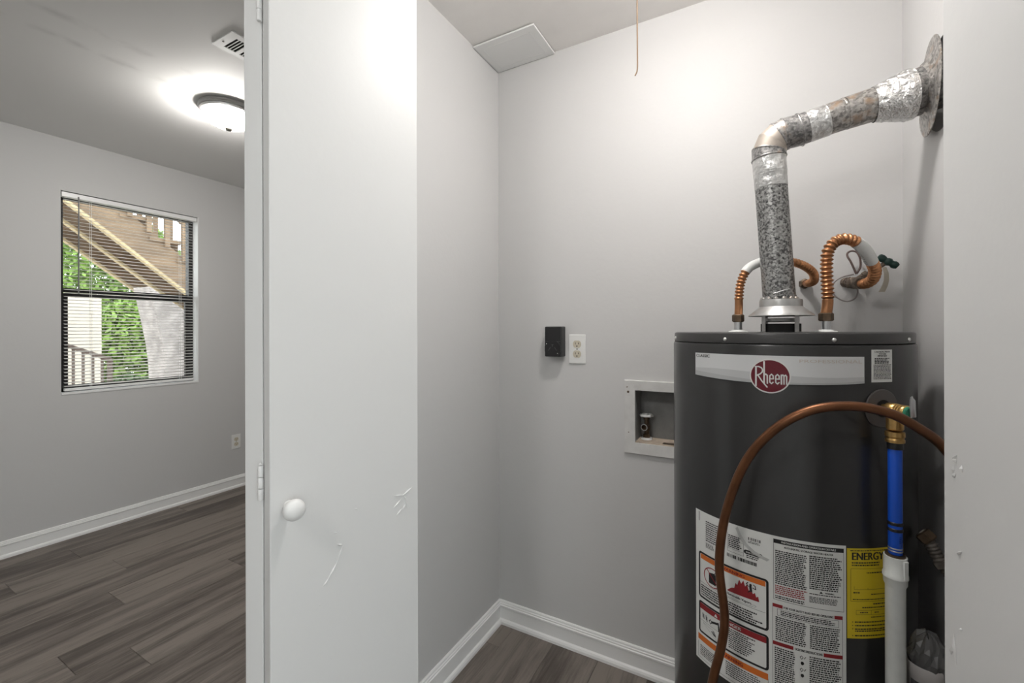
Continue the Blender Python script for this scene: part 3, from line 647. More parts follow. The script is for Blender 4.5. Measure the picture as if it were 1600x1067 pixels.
MB().tube([vl(1.670), vl(1.671), vl(1.711), vl(1.712)], [PR + .0006, PR + .0017, PR + .0017, PR + .0004], 40).build('foil_tape', 'foil2', vr, smooth=40)
# segmented elbow
E0 = vl(1.712); HP = [Vector((.092, 1.331, 1.7705)), Vector((.165, 1.3355, 1.788)), Vector((.200, 1.338, 1.7955)), Vector((.262, 1.342, 1.8065)), Vector((.300, 1.3445, 1.812)), Vector((.340, 1.347, 1.817)), Vector((.363, 1.350, 1.822))]
hd = (HP[1] - HP[0]).normalized()
def seg(a, b, ta, tb, r, m, name='elbow_gore', parent=None):
    """a short pipe section cut on the mitre planes ta, tb"""
    ax = (b - a).normalized(); u, w_ = frame_of(ax, Vector((0, 1, 0))); n = 40; vs = []; fs = []
    for c, t in ((a, ta), (b, tb)):
        for k in range(n):
            q_ = 2 * PI * k / n; o_ = (u * math.cos(q_) + w_ * math.sin(q_)) * r; vs.append(c + o_ - ax * (o_.dot(t) / ax.dot(t)))
    for k in range(n): fs.append((k, (k + 1) % n, n + (k + 1) % n, n + k))
    fs += [tuple(range(n))[::-1], tuple(range(n, 2 * n))]
    return MB().add(vs, fs).build(name, m, parent or vr, smooth=40)
def ring(c, t, r, m, parent=None, th=.0016):
    return MB().lathe([(r - .003, -.0022), (r + th * .6, -.002), (r + th, 0), (r + th * .6, .002), (r - .003, .0022)], c, t, 40).build('seam_ring', m, parent or vr, smooth=50)
R1 = PR + .0022; RB = .046; CB = Vector((E0.x - .0008 + RB, 1.3285, 1.7245))
def bend(t): return CB + Vector((-math.cos(R(t)), 0, math.sin(R(t)))) * RB
def btan(t): return Vector((math.sin(R(t)), .02, math.cos(R(t)))).normalized()
seg(E0, bend(8), vax, btan(14), R1, 'galv3'); ring(E0, vax, R1, 'galv3', th=.0022)
seg(bend(8), bend(36), btan(14), btan(38), R1 - .0006, 'gore'); seg(bend(36), bend(60), btan(38), btan(60), R1 - .0004, 'gore'); seg(bend(60), bend(78), btan(60), btan(76), R1, 'galv2')
K4 = Vector((.1040, 1.332, 1.7740)); tE = hd
seg(bend(78), K4, btan(76), tE, R1 - .0002, 'galv3'); seg(K4, K4 + hd * .018, tE, tE, R1 - .001, 'galv3')
ring(bend(8), btan(14), R1 + .0002, 'galv3'); ring(bend(60), btan(60), R1 + .0001, 'galv3'); ring(bend(78), btan(76), R1 + .0004, 'galv3'); ring(K4, tE, R1 + .0006, 'galv3', th=.0022)
HS = K4 + hd * .014
MB().tube([HS, HP[1], HP[2]], [PR, PR, PR], 40).build('pipe_section', 'galv2', vr, smooth=40)
MB().tube([K4 + hd * .016, K4 + hd * .0165, HP[1] - hd * .004, HP[1] - hd * .0035], [PR + .0004, PR + .0017, PR + .0014, PR + .0003], 40).build('foil_tape', 'foil2', vr, smooth=40)
ring(HP[2] - hd * .002, hd, PR + .0003, 'galv2')
MB().tube([HP[2], HP[3]], [PR + .0010, PR + .0016], 40).build('pipe_section', 'galv2', vr, smooth=40)
# increaser under crinkled foil
fo = MB(); P_ = []; r_ = random.Random(3); n = 56; m = 26; ax0 = HP[3] - hd * .010; ax1 = HP[5] - hd * .017; u, w_ = frame_of((ax1 - ax0)); vs = []; fs = []
for i in range(m + 1):
    t = i / m; rr = PR + .0035 + (.0565 - PR - .0035) * min(1, max(0, (t - .05) / .75))
    for k in range(n):
        q_ = 2 * PI * k / n; rad = rr + (r_.random() - .5) * (.0022 if 0 < i < m else 0); vs.append(ax0.lerp(ax1, t) + (u * math.cos(q_) + w_ * math.sin(q_)) * rad)
for i in range(m):
    for k in range(n): fs.append((i * n + k, i * n + (k + 1) % n, (i + 1) * n + (k + 1) % n, (i + 1) * n + k))
fo.add(vs, fs).build('foil_wrap', 'foil', vr, smooth=75)
MB().tube([HP[5] - hd * .022, HP[6], HP[6] + hd * .06], [.0525, .0525, .0525], 40).build('wall_collar', 'galv3', vr, smooth=40)
fc = Vector((.350, 1.355, 1.824))
MB().lathe([(.050, -.012), (.052, -.0115), (.060, -.003), (.075, .0035), (.100, .0065), (.1055, .006), (.108, .0075), (.1075, .0095), (.100, .0090), (.075, .0060), (.050, .000)], fc, (1, -.091, -.02), 64, closed=True).build('wall_flange', 'galv2', vr, smooth=45)
MB().lathe([(.004, 0), (.003, .002)], fc + Vector((.003, -.06, -.078)), (-1, 0, 0), 10).build('flange_nail', 'screw', vr)

# ================================================================ WATER CONNECTORS
def corrugated(P, r, s0, s1, pitch=.0088, amp=.0017, n=18):
    """sampled path with ripples between lengths s0 and s1"""
    Q = smooth_path(P, 40); out = [Q[0]]; acc = 0; L = [0]
    for a_, b_ in zip(Q, Q[1:]): acc += (b_ - a_).length; L.append(acc)
    step = pitch / 7; s = 0; i = 0; pts = []; rs = []
    while s < acc:
        while L[i + 1] < s: i += 1
        t = (s - L[i]) / (L[i + 1] - L[i]); pts.append(Q[i].lerp(Q[i + 1], t))
        rs.append(r + amp * math.cos(2 * PI * s / pitch) if s0 * acc < s < s1 * acc else r); s += step
    return MB().tube(pts, rs, n), Q
def hexnut(name, c, ax, r, h, m, parent):
    return MB().lathe([(r * .8, 0), (r, h * .12), (r, h * .88), (r * .8, h)], c, ax, 6).build(name, m, parent, smooth=20)
LP = [(-.0365, 1.345, 1.303), (-.0355, 1.345, 1.330), (-.035, 1.345, 1.357), (-.030, 1.347, 1.395), (-.016, 1.355, 1.427), (.007, 1.375, 1.445), (.043, 1.41, 1.458), (.086, 1.45, 1.456), (.123, 1.48, 1.445), (.149, 1.515, 1.427), (.155, 1.55, 1.408), (.148, 1.585, 1.404), (.138, 1.625, 1.406)]
c1 = empty('water_connector', (-.0375, 1.345, 1.28), 'copper flexible water connector looping behind the vent pipe', 'water hose')
mb, Q = corrugated(LP, .0102, .09, .93, pitch=.0092, amp=.0019); mb.build('flexible_tube', 'copper', c1, smooth=60)
MB().tube(Q[150:215], .0122, 20).build('paper_sleeve', 'paper', c1, smooth=50)
hexnut('nut', Vector((-.0375, 1.345, 1.2845)), (0, 0, 1), .0150, .021, 'darkbrass', c1)
dl = (Vector(LP[-1]) - Vector(LP[-2])).normalized(); hexnut('nut', Vector(LP[-1]) - dl * .012, dl, .0155, .020, 'darkbrass', c1)
RP = [(.1595, 1.345, 1.303), (.1625, 1.345, 1.325), (.163, 1.345, 1.352), (.161, 1.345, 1.400), (.161, 1.345, 1.432), (.164, 1.346, 1.460), (.177, 1.352, 1.482), (.198, 1.362, 1.491), (.223, 1.378, 1.485), (.245, 1.400, 1.467), (.263, 1.430, 1.444), (.279, 1.465, 1.419), (.280, 1.495, 1.399), (.271, 1.525, 1.390), (.261, 1.550, 1.393)]
c2 = empty('water_connector', (.1595, 1.345, 1.28), 'thick copper corrugated water connector arching to the valve with dark green handle', 'water hose')
mb, Q = corrugated(RP, .0122, .08, .96, pitch=.0105, amp=.0024); mb.build('flexible_tube', 'copper', c2, smooth=60)
MB().tube(Q[326:410], .0146, 22).build('paper_sleeve', 'paper', c2, smooth=50)
sp = MB(); r_ = random.Random(9)
for i in range(330, 404, 9):
    t_ = (Q[i + 1] - Q[i]).normalized(); u, w_ = frame_of(t_); sp.tube([Q[i] + (u * math.cos(x_) + w_ * math.sin(x_)) * .0147 for x_ in [k * .2 + 3.4 for k in range(12)]], .0004, 5)
sp.build('sleeve_print', 'ink', c2)
hexnut('nut', Vector((.1595, 1.345, 1.2845)), (0, 0, 1), .0165, .021, 'darkbrass', c2)

# shutoff valve on the back wall
sv = empty('shutoff_valve', (.243, 1.63, 1.405), 'tarnished shutoff valve with dark green handle on the back wall', 'valve')
A_, B_ = Vector((.2625, 1.546, 1.393)), Vector((.2425, 1.6345, 1.405)); ax = (B_ - A_).normalized(); ln = (B_ - A_).length
MB().lathe([(.012, -.006), (.0155, -.004), (.0165, .002), (.0165, .018), (.0140, .020), (.0150, .030), (.0170, .034), (.0170, .046), (.0130, .049), (.0130, ln * .8), (.0145, ln * .81), (.0150, ln)], A_, ax, 24).build('body', 'dirty', sv, smooth=40)
C_ = A_ + ax * .04; H_ = Vector((.3275, 1.572, 1.4525)); sd = (H_ - C_).normalized()
MB().lathe([(.0105, 0), (.0105, .028), (.0125, .029), (.0125, .040), (.006, .042), (.006, (H_ - C_).length)], C_, sd, 20).build('stem', 'dirty', sv, smooth=40)
ha, hb = Vector((.3090, 1.570, 1.4660)), Vector((.3475, 1.570, 1.4370)); hd_ = (hb - ha).normalized()
MB().lathe([(.006, -.004), (.0095, -.001), (.0105, .006), (.0095, .012), (.0075, .016), (.0100, .020), (.0112, .026), (.0085, .031), (.0085, .034), (.0105, .038), (.0100, .044), (.007, .049)], ha, hd_, 20).build('handle', 'green', sv, smooth=50)
tg = MB(); P_ = [(.319, 1.567, 1.437), (.323, 1.566, 1.420), (.3235, 1.566, 1.400), (.3195, 1.565, 1.384), (.3125, 1.564, 1.368)]
vs = [];
for i, p_ in enumerate(P_): wdt = .0048 + .0006 * i; vs += [Vector(p_) - Vector((wdt, 0, 0)), Vector(p_) + Vector((wdt, .002, 0))]
tgo = tg.add(vs, [(2 * i, 2 * i + 1, 2 * i + 3, 2 * i + 2) for i in range(4)]).build('paper_tag', 'tag', sv); sm = tgo.modifiers.new('thick', 'SOLIDIFY'); sm.thickness = .0006
dr = MB()
for k in range(10):
    q_ = rnd.uniform(0, 2 * PI); p_ = A_ + ax * rnd.uniform(.035, ln - .004); dr.lathe([(.004, 0), (.003, .003), (.001, .005)], p_ + Vector((math.cos(q_), 0, math.sin(q_))) * .0125, (math.cos(q_), 0, math.sin(q_)), 8)
dr.build('corrosion', 'dirty', sv, smooth=60)
# loose wires
wl = smooth_path([(.262, 1.598, 1.425), (.250, 1.600, 1.460), (.2415, 1.602, 1.480), (.2435, 1.602, 1.490), (.253, 1.602, 1.4935), (.2645, 1.602, 1.488), (.271, 1.600, 1.470), (.2715, 1.600, 1.445), (.263, 1.599, 1.426)], 6)
top(MB().tube(wl, .0027, 8), 'wire_loop', 'wire', 'brown wire loop standing up behind the copper connector', 'wire', smooth=60)
wl = smooth_path([(.258, 1.6125, 1.426), (.228, 1.605, 1.418), (.209, 1.600, 1.402), (.206, 1.600, 1.377), (.217, 1.600, 1.358), (.238, 1.600, 1.346), (.258, 1.602, 1.353), (.266, 1.606, 1.370), (.267, 1.6135, 1.389)], 6)
top(MB().tube(wl, .0022, 8), 'wire_coil', 'wire2', 'thin grey wire coiled in a round loop below the shutoff valve', 'wire', smooth=60)

# ================================================================ PIPES IN FRONT OF THE HEATER
ct = smooth_path([(-.135, 1.005, .010), (-.125, 1.005, .20), (-.095, 1.002, .40), (-.078, 1.000, .524), (-.060, 1.000, .610), (-.0545, 1.000, .674), (-.064, 1.000, .778), (-.051, 1.000, .887), (-.017, .990, .994), (.029, .980, 1.065), (.087, .980, 1.110), (.149, .992, 1.1235), (.208, 1.018, 1.1135), (.252, 1.038, 1.090), (.302, 1.075, 1.048), (.340, 1.110, .98), (.352, 1.13, .88), (.354, 1.14, .5), (.354, 1.14, .011)], 10)
top(MB().tube(ct, .0088, 16), 'copper_tube', 'coppertube', 'bent brown copper tube arching across the front of the water heater', 'pipe', smooth=60)
dp = empty('drain_pipe', (OUT.x, OUT.y, 0), 'blue pipe running down into a white plastic drain pipe at the water heater', 'pipe')
o_ = (OUT.x, OUT.y, 0)
MB().lathe([(.0120, 1.068), (.0150, 1.067), (.0155, 1.062), (.0155, 1.058), (.0138, 1.056), (.0138, 1.054), (.0152, 1.052), (.0150, 1.047), (.0125, 1.046)], o_, n=28).build('brass_adapter', 'brass', dp, smooth=35)
MB().lathe([(.0128, 1.048), (.0128, 1.034)], o_, n=28).build('dark_ring', 'black', dp, smooth=40)
bp_ = MB().lathe([(.0104, 1.040), (.0110, 1.038), (.0110, .835), (.0104, .833)], o_, n=32).build('blue_pipe', 'blue', dp, smooth=40)
for z in (.876, .888): MB().lathe([(.0108, z), (.0118, z + .001), (.0118, z + .006), (.0108, z + .007)], o_, n=32).build('black_band', 'black', bp_, smooth=40)
for z in (.838, .843): MB().lathe([(.0108, z), (.0113, z + .0005), (.0113, z + .0025), (.0108, z + .003)], o_, n=32).build('grey_band', 'zinc', bp_, smooth=40)
g = MB()
for k in range(5): g.tube([Vector((OUT.x + .0110 * math.sin(.5), OUT.y - .0110 * math.cos(.5), .851 + .004 * k)) + Vector((.003 * math.sin(q_), -.0004, .0016 * math.cos(q_))) for q_ in (0, 1, 2, 3, 4, 5, 6.28)], .0004, 5)
g.build('pipe_print', 'bluedk', bp_)
MB().lathe([(.0135, .832), (.0155, .8335), (.0155, .829), (.0135, .826)], o_, n=28).build('rubber_ring', 'darkbrass', dp, smooth=40)
wp = MB().lathe([(.0150, .829), (.0180, .829), (.0182, .797), (.0196, .795), (.0198, .789), (.0184, .787), (.0182, .777), (.0160, .772), (.0155, .770), (.0155, .06), (.0150, .012), (.012, .0)], o_, n=36).build('white_pipe', 'pvc', dp, smooth=35)
q_ = R(38); fd = Vector((math.sin(q_), -math.cos(q_), 0)); MB().obox(Vector(o_) + fd * .0165 + Vector((fd.y, -fd.x, 0)) * -.004 + up * .792, fd * .0045, Vector((fd.y, -fd.x, 0)) * .008, (0, 0, .034)).build('coupling_rib', 'pvc', wp)
# gas connector between tank and right wall
gp = smooth_path([(.301, 1.201, .844), (.309, 1.197, .836), (.318, 1.195, .818), (.328, 1.19, .795), (.345, 1.18, .768), (.360, 1.175, .745), (.373, 1.172, .735)], 8)
gc = empty('gas_connector', (.33, 1.19, .8), 'dim grey gas connector between the tank and the right wall', 'gas hose')
mb, _ = corrugated([gp[i] for i in range(0, len(gp), 6)], .0105, .1, .9, pitch=.007, amp=.0012, n=14); mb.build('flexible_tube', 'hose', gc, smooth=60)
t_ = (gp[1] - gp[0]).normalized(); hexnut('nut', gp[0] + t_ * .002, t_, .016, .020, 'darkbrass', gc); hexnut('nut', gp[24], (gp[26] - gp[24]).normalized(), .015, .014, 'hose', gc)
# slim white container with a crumpled bag
cn = empty('plastic_container', (.288, 1.118, 0), 'slim white plastic container with a dark sticker behind the white drain pipe', 'container')
MB().lathe([(.020, .001), (.0235, .003), (.0285, .600), (.0300, .604), (.0305, .622), (.0290, .624), (.0280, .606), (.0265, .40), (.022, .010)], (.288, 1.118, 0), n=32).build('tub', 'bin', cn, smooth=40)
st_ = MB(); vs = [];
for i in range(7):
    q_ = R(-62 + 13 * i)
    for z, r__ in ((.50, .0282), (.594, .0291)): vs.append((.288 + math.sin(q_) * r__, 1.118 - math.cos(q_) * r__, z))
st_.add(vs, [(2 * i, 2 * i + 2, 2 * i + 3, 2 * i + 1) for i in range(6)]).build('sticker', 'label_dk', cn)
r_ = random.Random(21); bgm = MB(); n = 22; vs = []; fs = []; prof = [(.023, .600), (.0265, .616), (.029, .634), (.027, .650), (.022, .664), (.014, .676), (.004, .682)]
for r__, z in prof:
    for k in range(n): q_ = 2 * PI * k / n; f_ = 1 + (r_.random() - .5) * .35; vs.append((.290 + math.cos(q_) * r__ * f_, 1.116 + math.sin(q_) * r__ * f_, z + (r_.random() - .5) * .012))
for i in range(len(prof) - 1):
    for k in range(n): fs.append((i * n + k, i * n + (k + 1) % n, (i + 1) * n + (k + 1) % n, (i + 1) * n + k))
fs += [tuple(range(n))[::-1], tuple(range((len(prof) - 1) * n, len(prof) * n))]
top(bgm.add(vs, fs), 'plastic_bag', 'bag', 'crumpled plastic bag stuffed in the top of the slim white container', 'bag')

# ================================================================ THINGS ON THE CLOSET WALLS AND CEILING
def outlet(name, c, U, Nn, label):
    """duplex outlet: c centre on wall, U horizontal, Nn outwards"""
    c, U, Nn = Vector(c), Vector(U), Vector(Nn); r0 = empty(name, c, label, 'outlet')
    mb = MB().obox(c - U * .035 - up * .0575, U * .07, up * .115, Nn * .0055); mb.build('plate', 'plate', r0, bevel=.003)
    for s_ in (1, -1):
        cc = c + up * (.0195 * s_) + Nn * .0050; pts = []
        for k in range(24):
            q_ = 2 * PI * k / 24; x_, z_ = .0168 * math.cos(q_), .0168 * math.sin(q_); z_ = max(-.0142, min(.0142, z_)); pts.append(cc + U * x_ + up * z_)
        rc = MB().extrude(pts, Nn * .0024).build('receptacle', 'ivory', r0)
        s = MB()
        for x_, h_ in ((-.0064, .0080), (.0064, .0064)): s.obox(cc + U * (x_ - .0011) + up * (.003 - h_ / 2) + Nn * .0022, U * .0022, up * h_, Nn * .0005)
        s.lathe([(.0026, 0), (.0026, .0005)], cc + up * -.0078 + Nn * .0022, Nn, 12); s.build('slot', 'ink', rc)
    MB().lathe([(.0032, 0), (.0028, .0010), (.001, .0014)], c + Nn * .0055, Nn, 12).build('screw', 'finial', r0)
    return r0
outlet('wall_outlet', (-.611, YB, 1.189), (1, 0, 0), (0, -1, 0), 'white duplex outlet with ivory sockets beside the black dryer outlet')
outlet('wall_outlet', (XR, 1.998, .371), (0, 1, 0), (1, 0, 0), 'small white duplex outlet low on the wall right of the window')
# black surface-mounted dryer outlet
do = empty('dryer_outlet', (-.7, YB, 1.165), 'black box-shaped dryer outlet mounted on the closet back wall', 'outlet')
bx0, bx1, bz0, bz1, by = -.733, -.661, 1.1585, 1.2785, YB - .046
hb_ = MB().box(bx0, bx1, by, YB, bz0, bz1).build('housing', 'black', do, bevel=.004)
fp = MB().extrude([(bx0 + .0355 + .034 * math.cos(q_) if abs(math.cos(q_)) < .95 else bx0 + .0355 + .034 * (1 if math.cos(q_) > 0 else -1), by, 1.190 + .030 * max(-1, min(1, 1.2 * math.sin(q_)))) for q_ in [2 * PI * k / 24 for k in range(24)]], (0, -.0025, 0)).build('face', 'black', do)
g = MB().box(bx0 + .004, bx1 - .004, by - .0007, by, 1.2185, 1.2198); g.build('seam', 'label_dk', do)
g = MB()
for (x_, z_, d_) in ((-.711, 1.190, 35), (-.685, 1.190, -35)):
    dx, dz = math.sin(R(d_)), math.cos(R(d_)); g.obox(Vector((x_ - dx * .008 - dz * .0012, by - .0032, z_ - dz * .008 + dx * .0012)), (dx * .016, 0, dz * .016), (dz * .0024, 0, -dx * .0024), (0, .0008, 0))
g.box(-.703, -.6935, by - .0032, by - .0024, 1.2055, 1.2075).box(-.6995, -.697, by - .0032, by - .0024, 1.1985, 1.2055)
g.build('slot', 'label_dk', fp)
for p_ in ((-.7235, 1.210), (-.676, 1.172)): MB().lathe([(.0022, 0), (.0018, .001)], (p_[0], by - .0025, p_[1]), (0, -1, 0), 10).build('screw', 'screw', fp)
g = MB(); r_ = random.Random(8); x_ = -.723
while x_ < -.678: l_ = r_.uniform(.002, .006); g.box(x_, x_ + l_, by - .0006, by, 1.1655, 1.1670); x_ += l_ + .0015
g.build('embossed_print', 'zinc', do)
# recessed washer box
wb = empty('washer_box', (-.31, YB, .807), 'painted recessed washer supply box on the back wall beside the water heater', 'washer box')
fx0, fx1, fz0, fz1 = -.4245, -.165, .8055, 1.0775; y_ = YB - .009
f_ = MB(); o4 = [(fx0, fz0), (fx1, fz0), (fx1, fz1), (fx0, fz1)]; i4 = [(BX0, BZ0), (BX1, BZ0), (BX1, BZ1), (BX0, BZ1)]
vs = [(a_, YB, b_) for a_, b_ in o4] + [(a_, y_, b_) for a_, b_ in [(fx0 + .002, fz0 + .002), (fx1 - .002, fz0 + .002), (fx1 - .002, fz1 - .002), (fx0 + .002, fz1 - .002)]] + [(a_, y_ + .001, b_) for a_, b_ in i4] + [(a_, YB + .02, b_) for a_, b_ in i4]
fs = []
for s_ in (0, 4, 8): fs += [(s_ + k, s_ + (k + 1) % 4, s_ + 4 + (k + 1) % 4, s_ + 4 + k) for k in range(4)]
f_.add(vs, fs).build('frame', 'frame', wb)
e = .0012; yb_ = YB + .088
MB().box(BX0 + e, BX1 - e, yb_, yb_ + .002, BZ0 + e, BZ1 - e).box(BX0, BX0 + e, YB + .001, yb_, BZ0, BZ1).box(BX1 - e, BX1, YB + .001, yb_, BZ0, BZ1).box(BX0, BX1, YB + .001, yb_, BZ1 - e, BZ1).build('recess', mat('grey_box_liner', (.28, .28, .275), .6, var=.2, vscale=25), wb)
fl_ = MB().box(BX0, BX1, YB - .002, yb_, BZ0 - .001, BZ0 + .004).build('recess_floor', mat('stained_box_floor', (.60, .50, .40), .7, var=.4, vscale=18), wb)
MB().box(-.290, -.250, YB + .004, YB + .03, BZ0 + .004, BZ0 + .0046).build('drain_slot', 'darkbrass', fl_)
for (x_, z_, r__) in ((-.4125, 1.052, .0022), (-.4155, 1.051, .0015), (-.4095, 1.034, .0045), (-.408, .884, .0022)): MB().lathe([(r__, 0), (r__ * .6, .001)], (x_, y_, z_), (0, -1, 0), 9).build('screw', 'darkbrass', wb)
g = MB()
for k in range(3): g.obox((-.394 + .0075 * k, y_ - .0008, 1.050), (.005, 0, .012), (.0022, 0, 0), (0, .001, 0))
g.build('embossed_mark', 'frame', wb)
wv = empty('washer_valve', (-.356, 1.69, BZ0), 'small brass washer valve with white hand wheel inside the recessed box', 'valve')
vx, vy = -.356, 1.690
MB().lathe([(.022, 0), (.019, .006), (.010, .007)], (vx, vy, BZ0 + .0042), n=20).build('base', 'frame', wv, smooth=40)
MB().lathe([(.0100, .006), (.0130, .008), (.0130, .022), (.0090, .024), (.0090, .036), (.0125, .038), (.0125, .058), (.0085, .060), (.0085, .078), (.0110, .079), (.0110, .088), (.005, .089), (.005, .094)], (vx, vy, BZ0), n=20).build('body', 'darkbrass', wv, smooth=40)
MB().lathe([(.0115, .004), (.0115, .020), (.0128, .021), (.0128, .026), (.0090, .026), (.0085, .012)], (vx, vy, BZ0 + .052), (-.15, -1, 0), 20).build('spout', 'darkbrass', wv, smooth=40)
MB().lathe([(.0128, .0255), (.0128, .0275), (.0098, .0275), (.0098, .0255)], (vx, vy, BZ0 + .052), (-.15, -1, 0), 24, closed=True).build('spout_rim', 'steel', wv, smooth=40)
hw = MB(); n = 40; vs = []
for k in range(n):
    q_ = 2 * PI * k / n; r__ = .0235 + .0018 * math.cos(8 * q_)
    for dr_, z_ in ((0, .090), (.0008, .094), (-.002, .098), (-.008, .098), (-.0095, .094), (-.008, .090)): vs.append((vx + math.cos(q_) * (r__ + dr_), vy + math.sin(q_) * (r__ + dr_), BZ0 + z_))
fs = [(6 * k + j, 6 * ((k + 1) % n) + j, 6 * ((k + 1) % n) + (j + 1) % 6, 6 * k + (j + 1) % 6) for k in range(n) for j in range(6)]
hw.add(vs, fs)
for k in range(4): q_ = k * PI / 2 + .4; hw.tube([(vx, vy, BZ0 + .094), (vx + math.cos(q_) * .018, vy + math.sin(q_) * .018, BZ0 + .094)], .0028, 8)
hw.lathe([(.0065, .090), (.0065, .099), (.004, .101)], (vx, vy, BZ0), n=12); hw.build('hand_wheel', 'plate', wv, smooth=50)
# access panel in the ceiling corner
ap = empty('access_panel', (-.84, 1.535, ZC), 'flat white square access panel in the closet ceiling corner', 'panel')
MB().box(XL + .002, -.704, 1.438, YB - .002, ZC - .010, ZC - .003).build('cover', 'white', ap, bevel=.002)
MB().box(XL + .012, -.716, 1.450, YB - .012, ZC - .004, ZC).build('collar', 'label_dk', ap)
i0, i1, j0, j1 = XL + .030, -.734, 1.466, YB - .030; g = MB()
for a_ in ((i0, i1, j0, j0 + .0015), (i0, i1, j1 - .0015, j1), (i0, i0 + .0015, j0, j1), (i1 - .0015, i1, j0, j1)): g.box(*a_, ZC - .0106, ZC - .0099)
g.build('inner_rim', 'white', ap)
# closet ceiling lamp with pull cord
LX, LY = -.185, 1.01
lh = empty('closet_lamp', (LX, LY, ZC), 'small round frosted lamp with pull cord on the closet ceiling', 'lamp')
MB().lathe([(.050, 0), (.052, -.004), (.050, -.020), (.034, -.034), (.028, -.034)], (LX, LY, ZC), n=40).build('base', 'porcelain', lh, smooth=40)
MB().lathe([(.032, -.034), (.055, -.037), (.072, -.044), (.078, -.052)] + [(.078 * math.cos(R(a_)), -.052 - .036 * math.sin(R(a_))) for a_ in range(10, 90, 10)] + [(.002, -.088)], (LX, LY, ZC), n=40).build('glass_shade', 'bulb', lh, smooth=60)
pc = smooth_path([(LX - .046, LY + .008, ZC - .030), (-.2325, 1.0155, 2.2), (-.2325, 1.0155, 2.0), (-.2320, 1.0150, 1.90), (-.2325, 1.0150, 1.862), (-.2375, 1.0150, 1.849)], 6)
top(MB().tube(pc, .0016, 8), 'pull_cord', 'cord', 'thin tan cord hanging down from the closet ceiling', 'cord', smooth=60)

# ================================================================ THE ROOM WITH THE WINDOW
def dome_light(name, x, y, r, m, label):
    o0 = empty(name, (x, y, ZR), label, 'ceiling light')
    MB().lathe([(r * 1.0, 0), (r * 1.06, -.005), (r * 1.08, -.015), (r * 1.04, -.021), (r * .99, -.022), (r * 1.02, -.029), (r * 1.00, -.038), (r * .95, -.041), (r * .90, -.036)], (x, y, ZR), n=64).build('ring', 'nickel', o0, smooth=40)
    pr_ = [(r * .93, -.040)] + [(r * .93 * math.cos(R(a_)), -.042 - .062 * math.sin(R(a_))) for a_ in range(5, 90, 8)] + [(.004, -.104)]
    MB().lathe(pr_, (x, y, ZR), n=64).build('glass_dome', m, o0, smooth=60)
    MB().lathe([(.008, -.101), (.016, -.104), (.018, -.110), (.013, -.117), (.004, -.121)], (x, y, ZR), n=24).build('finial', 'finial', o0, smooth=50)
dome_light('ceiling_light', -2.42, 1.285, .125, 'dome', 'lit frosted glass dome light on the ceiling near the air vent')
dome_light('ceiling_light', -.60, -.80, .14, 'fill_dome', 'added fill dome light on the ceiling above the viewer, unseen')  # unseen dome, added to fill the closet and door faces with light
# ceiling register
vx0, vx1, vy0 = -1.928, -1.780, .959; vy1 = vy0 + .233
av = empty('air_vent', ((vx0 + vx1) / 2, (vy0 + vy1) / 2, ZR), 'white slotted air vent on the ceiling beside the door edge', 'air vent')
z0 = ZR - .005; f_ = MB(); xa_, xb_ = vx0 + .025, vx1 - .030
f_.box(vx0, xa_, vy0, vy1, z0, ZR - .0005).box(xb_, vx1, vy0, vy1, z0, ZR - .0005)
cuts = [vy0 + .033 + .061 * k for k in range(3)]
for a_, b_ in ((vy0, cuts[0]), (cuts[0] + .045, cuts[1]), (cuts[1] + .045, cuts[2]), (cuts[2] + .045, vy1)): f_.box(xa_, xb_, a_, b_, z0, ZR - .0005)
f_.build('frame', 'trim', av)
MB().box(vx0 + .004, vx1 - .004, vy0 + .004, vy1 - .004, ZR - .0018, ZR - .0002).build('duct_opening', 'blackmat', av)
for c_ in cuts:
    for k in range(1, 4): MB().box(xa_, xb_, c_ + .01125 * k - .0013, c_ + .01125 * k + .0013, z0 + .0004, ZR - .0018).build('slat', 'trim', av)
for yy in (vy0 + .016, vy1 - .016): MB().lathe([(.004, 0), (.002, .0015)], ((vx0 + vx1) / 2 - .02, yy, z0), (0, 0, -1), 10).build('screw', 'finial', av)
# window: bronze aluminium single-hung
w1 = empty('window_1', (XR - .1, (WY0 + WY1) / 2, WZ0), 'dark bronze single-hung window behind white mini blinds', 'window', kind=st)
wx0, wx1 = XR - .125, XR - .075; fwid = .030; mid = 1.508
MB().box(wx0, wx1, WY0, WY0 + fwid, WZ0, WZ1).build('jamb_frame', 'bronze', w1, bevel=.002); MB().box(wx0, wx1, WY1 - fwid, WY1, WZ0, WZ1).build('jamb_frame', 'bronze', w1, bevel=.002)
MB().box(wx0, wx1, WY0, WY1, WZ1 - .032, WZ1).build('head_frame', 'bronze', w1, bevel=.002); MB().box(wx0, wx1, WY0, WY1, WZ0, WZ0 + .03).build('sill_frame', 'bronze', w1, bevel=.002)
MB().box(wx0, wx1 - .02, WY0 + fwid, WY1 - fwid, mid + .004, mid + .030).build('meeting_rail', 'bronze', w1); MB().box(wx0 + .02, wx1, WY0 + fwid, WY1 - fwid, mid - .026, mid - .004).build('meeting_rail', 'bronze', w1)
MB().box(wx0 + .024, wx1 - .004, WY0 + fwid, WY0 + fwid + .022, WZ0 + .03, mid - .026).box(wx0 + .024, wx1 - .004, WY1 - fwid - .022, WY1 - fwid, WZ0 + .03, mid - .026).box(wx0 + .024, wx1 - .004, WY0 + fwid + .022, WY1 - fwid - .022, WZ0 + .03, WZ0 + .052).build('lower_sash', 'bronze', w1)
MB().box(wx0 + .030, wx0 + .033, WY0 + fwid + .022, WY1 - fwid - .022, WZ0 + .052, mid - .026).build('pane', 'glass', w1); MB().box(wx0 + .012, wx0 + .015, WY0 + fwid, WY1 - fwid, mid + .030, WZ1 - .032).build('pane', 'glass', w1)
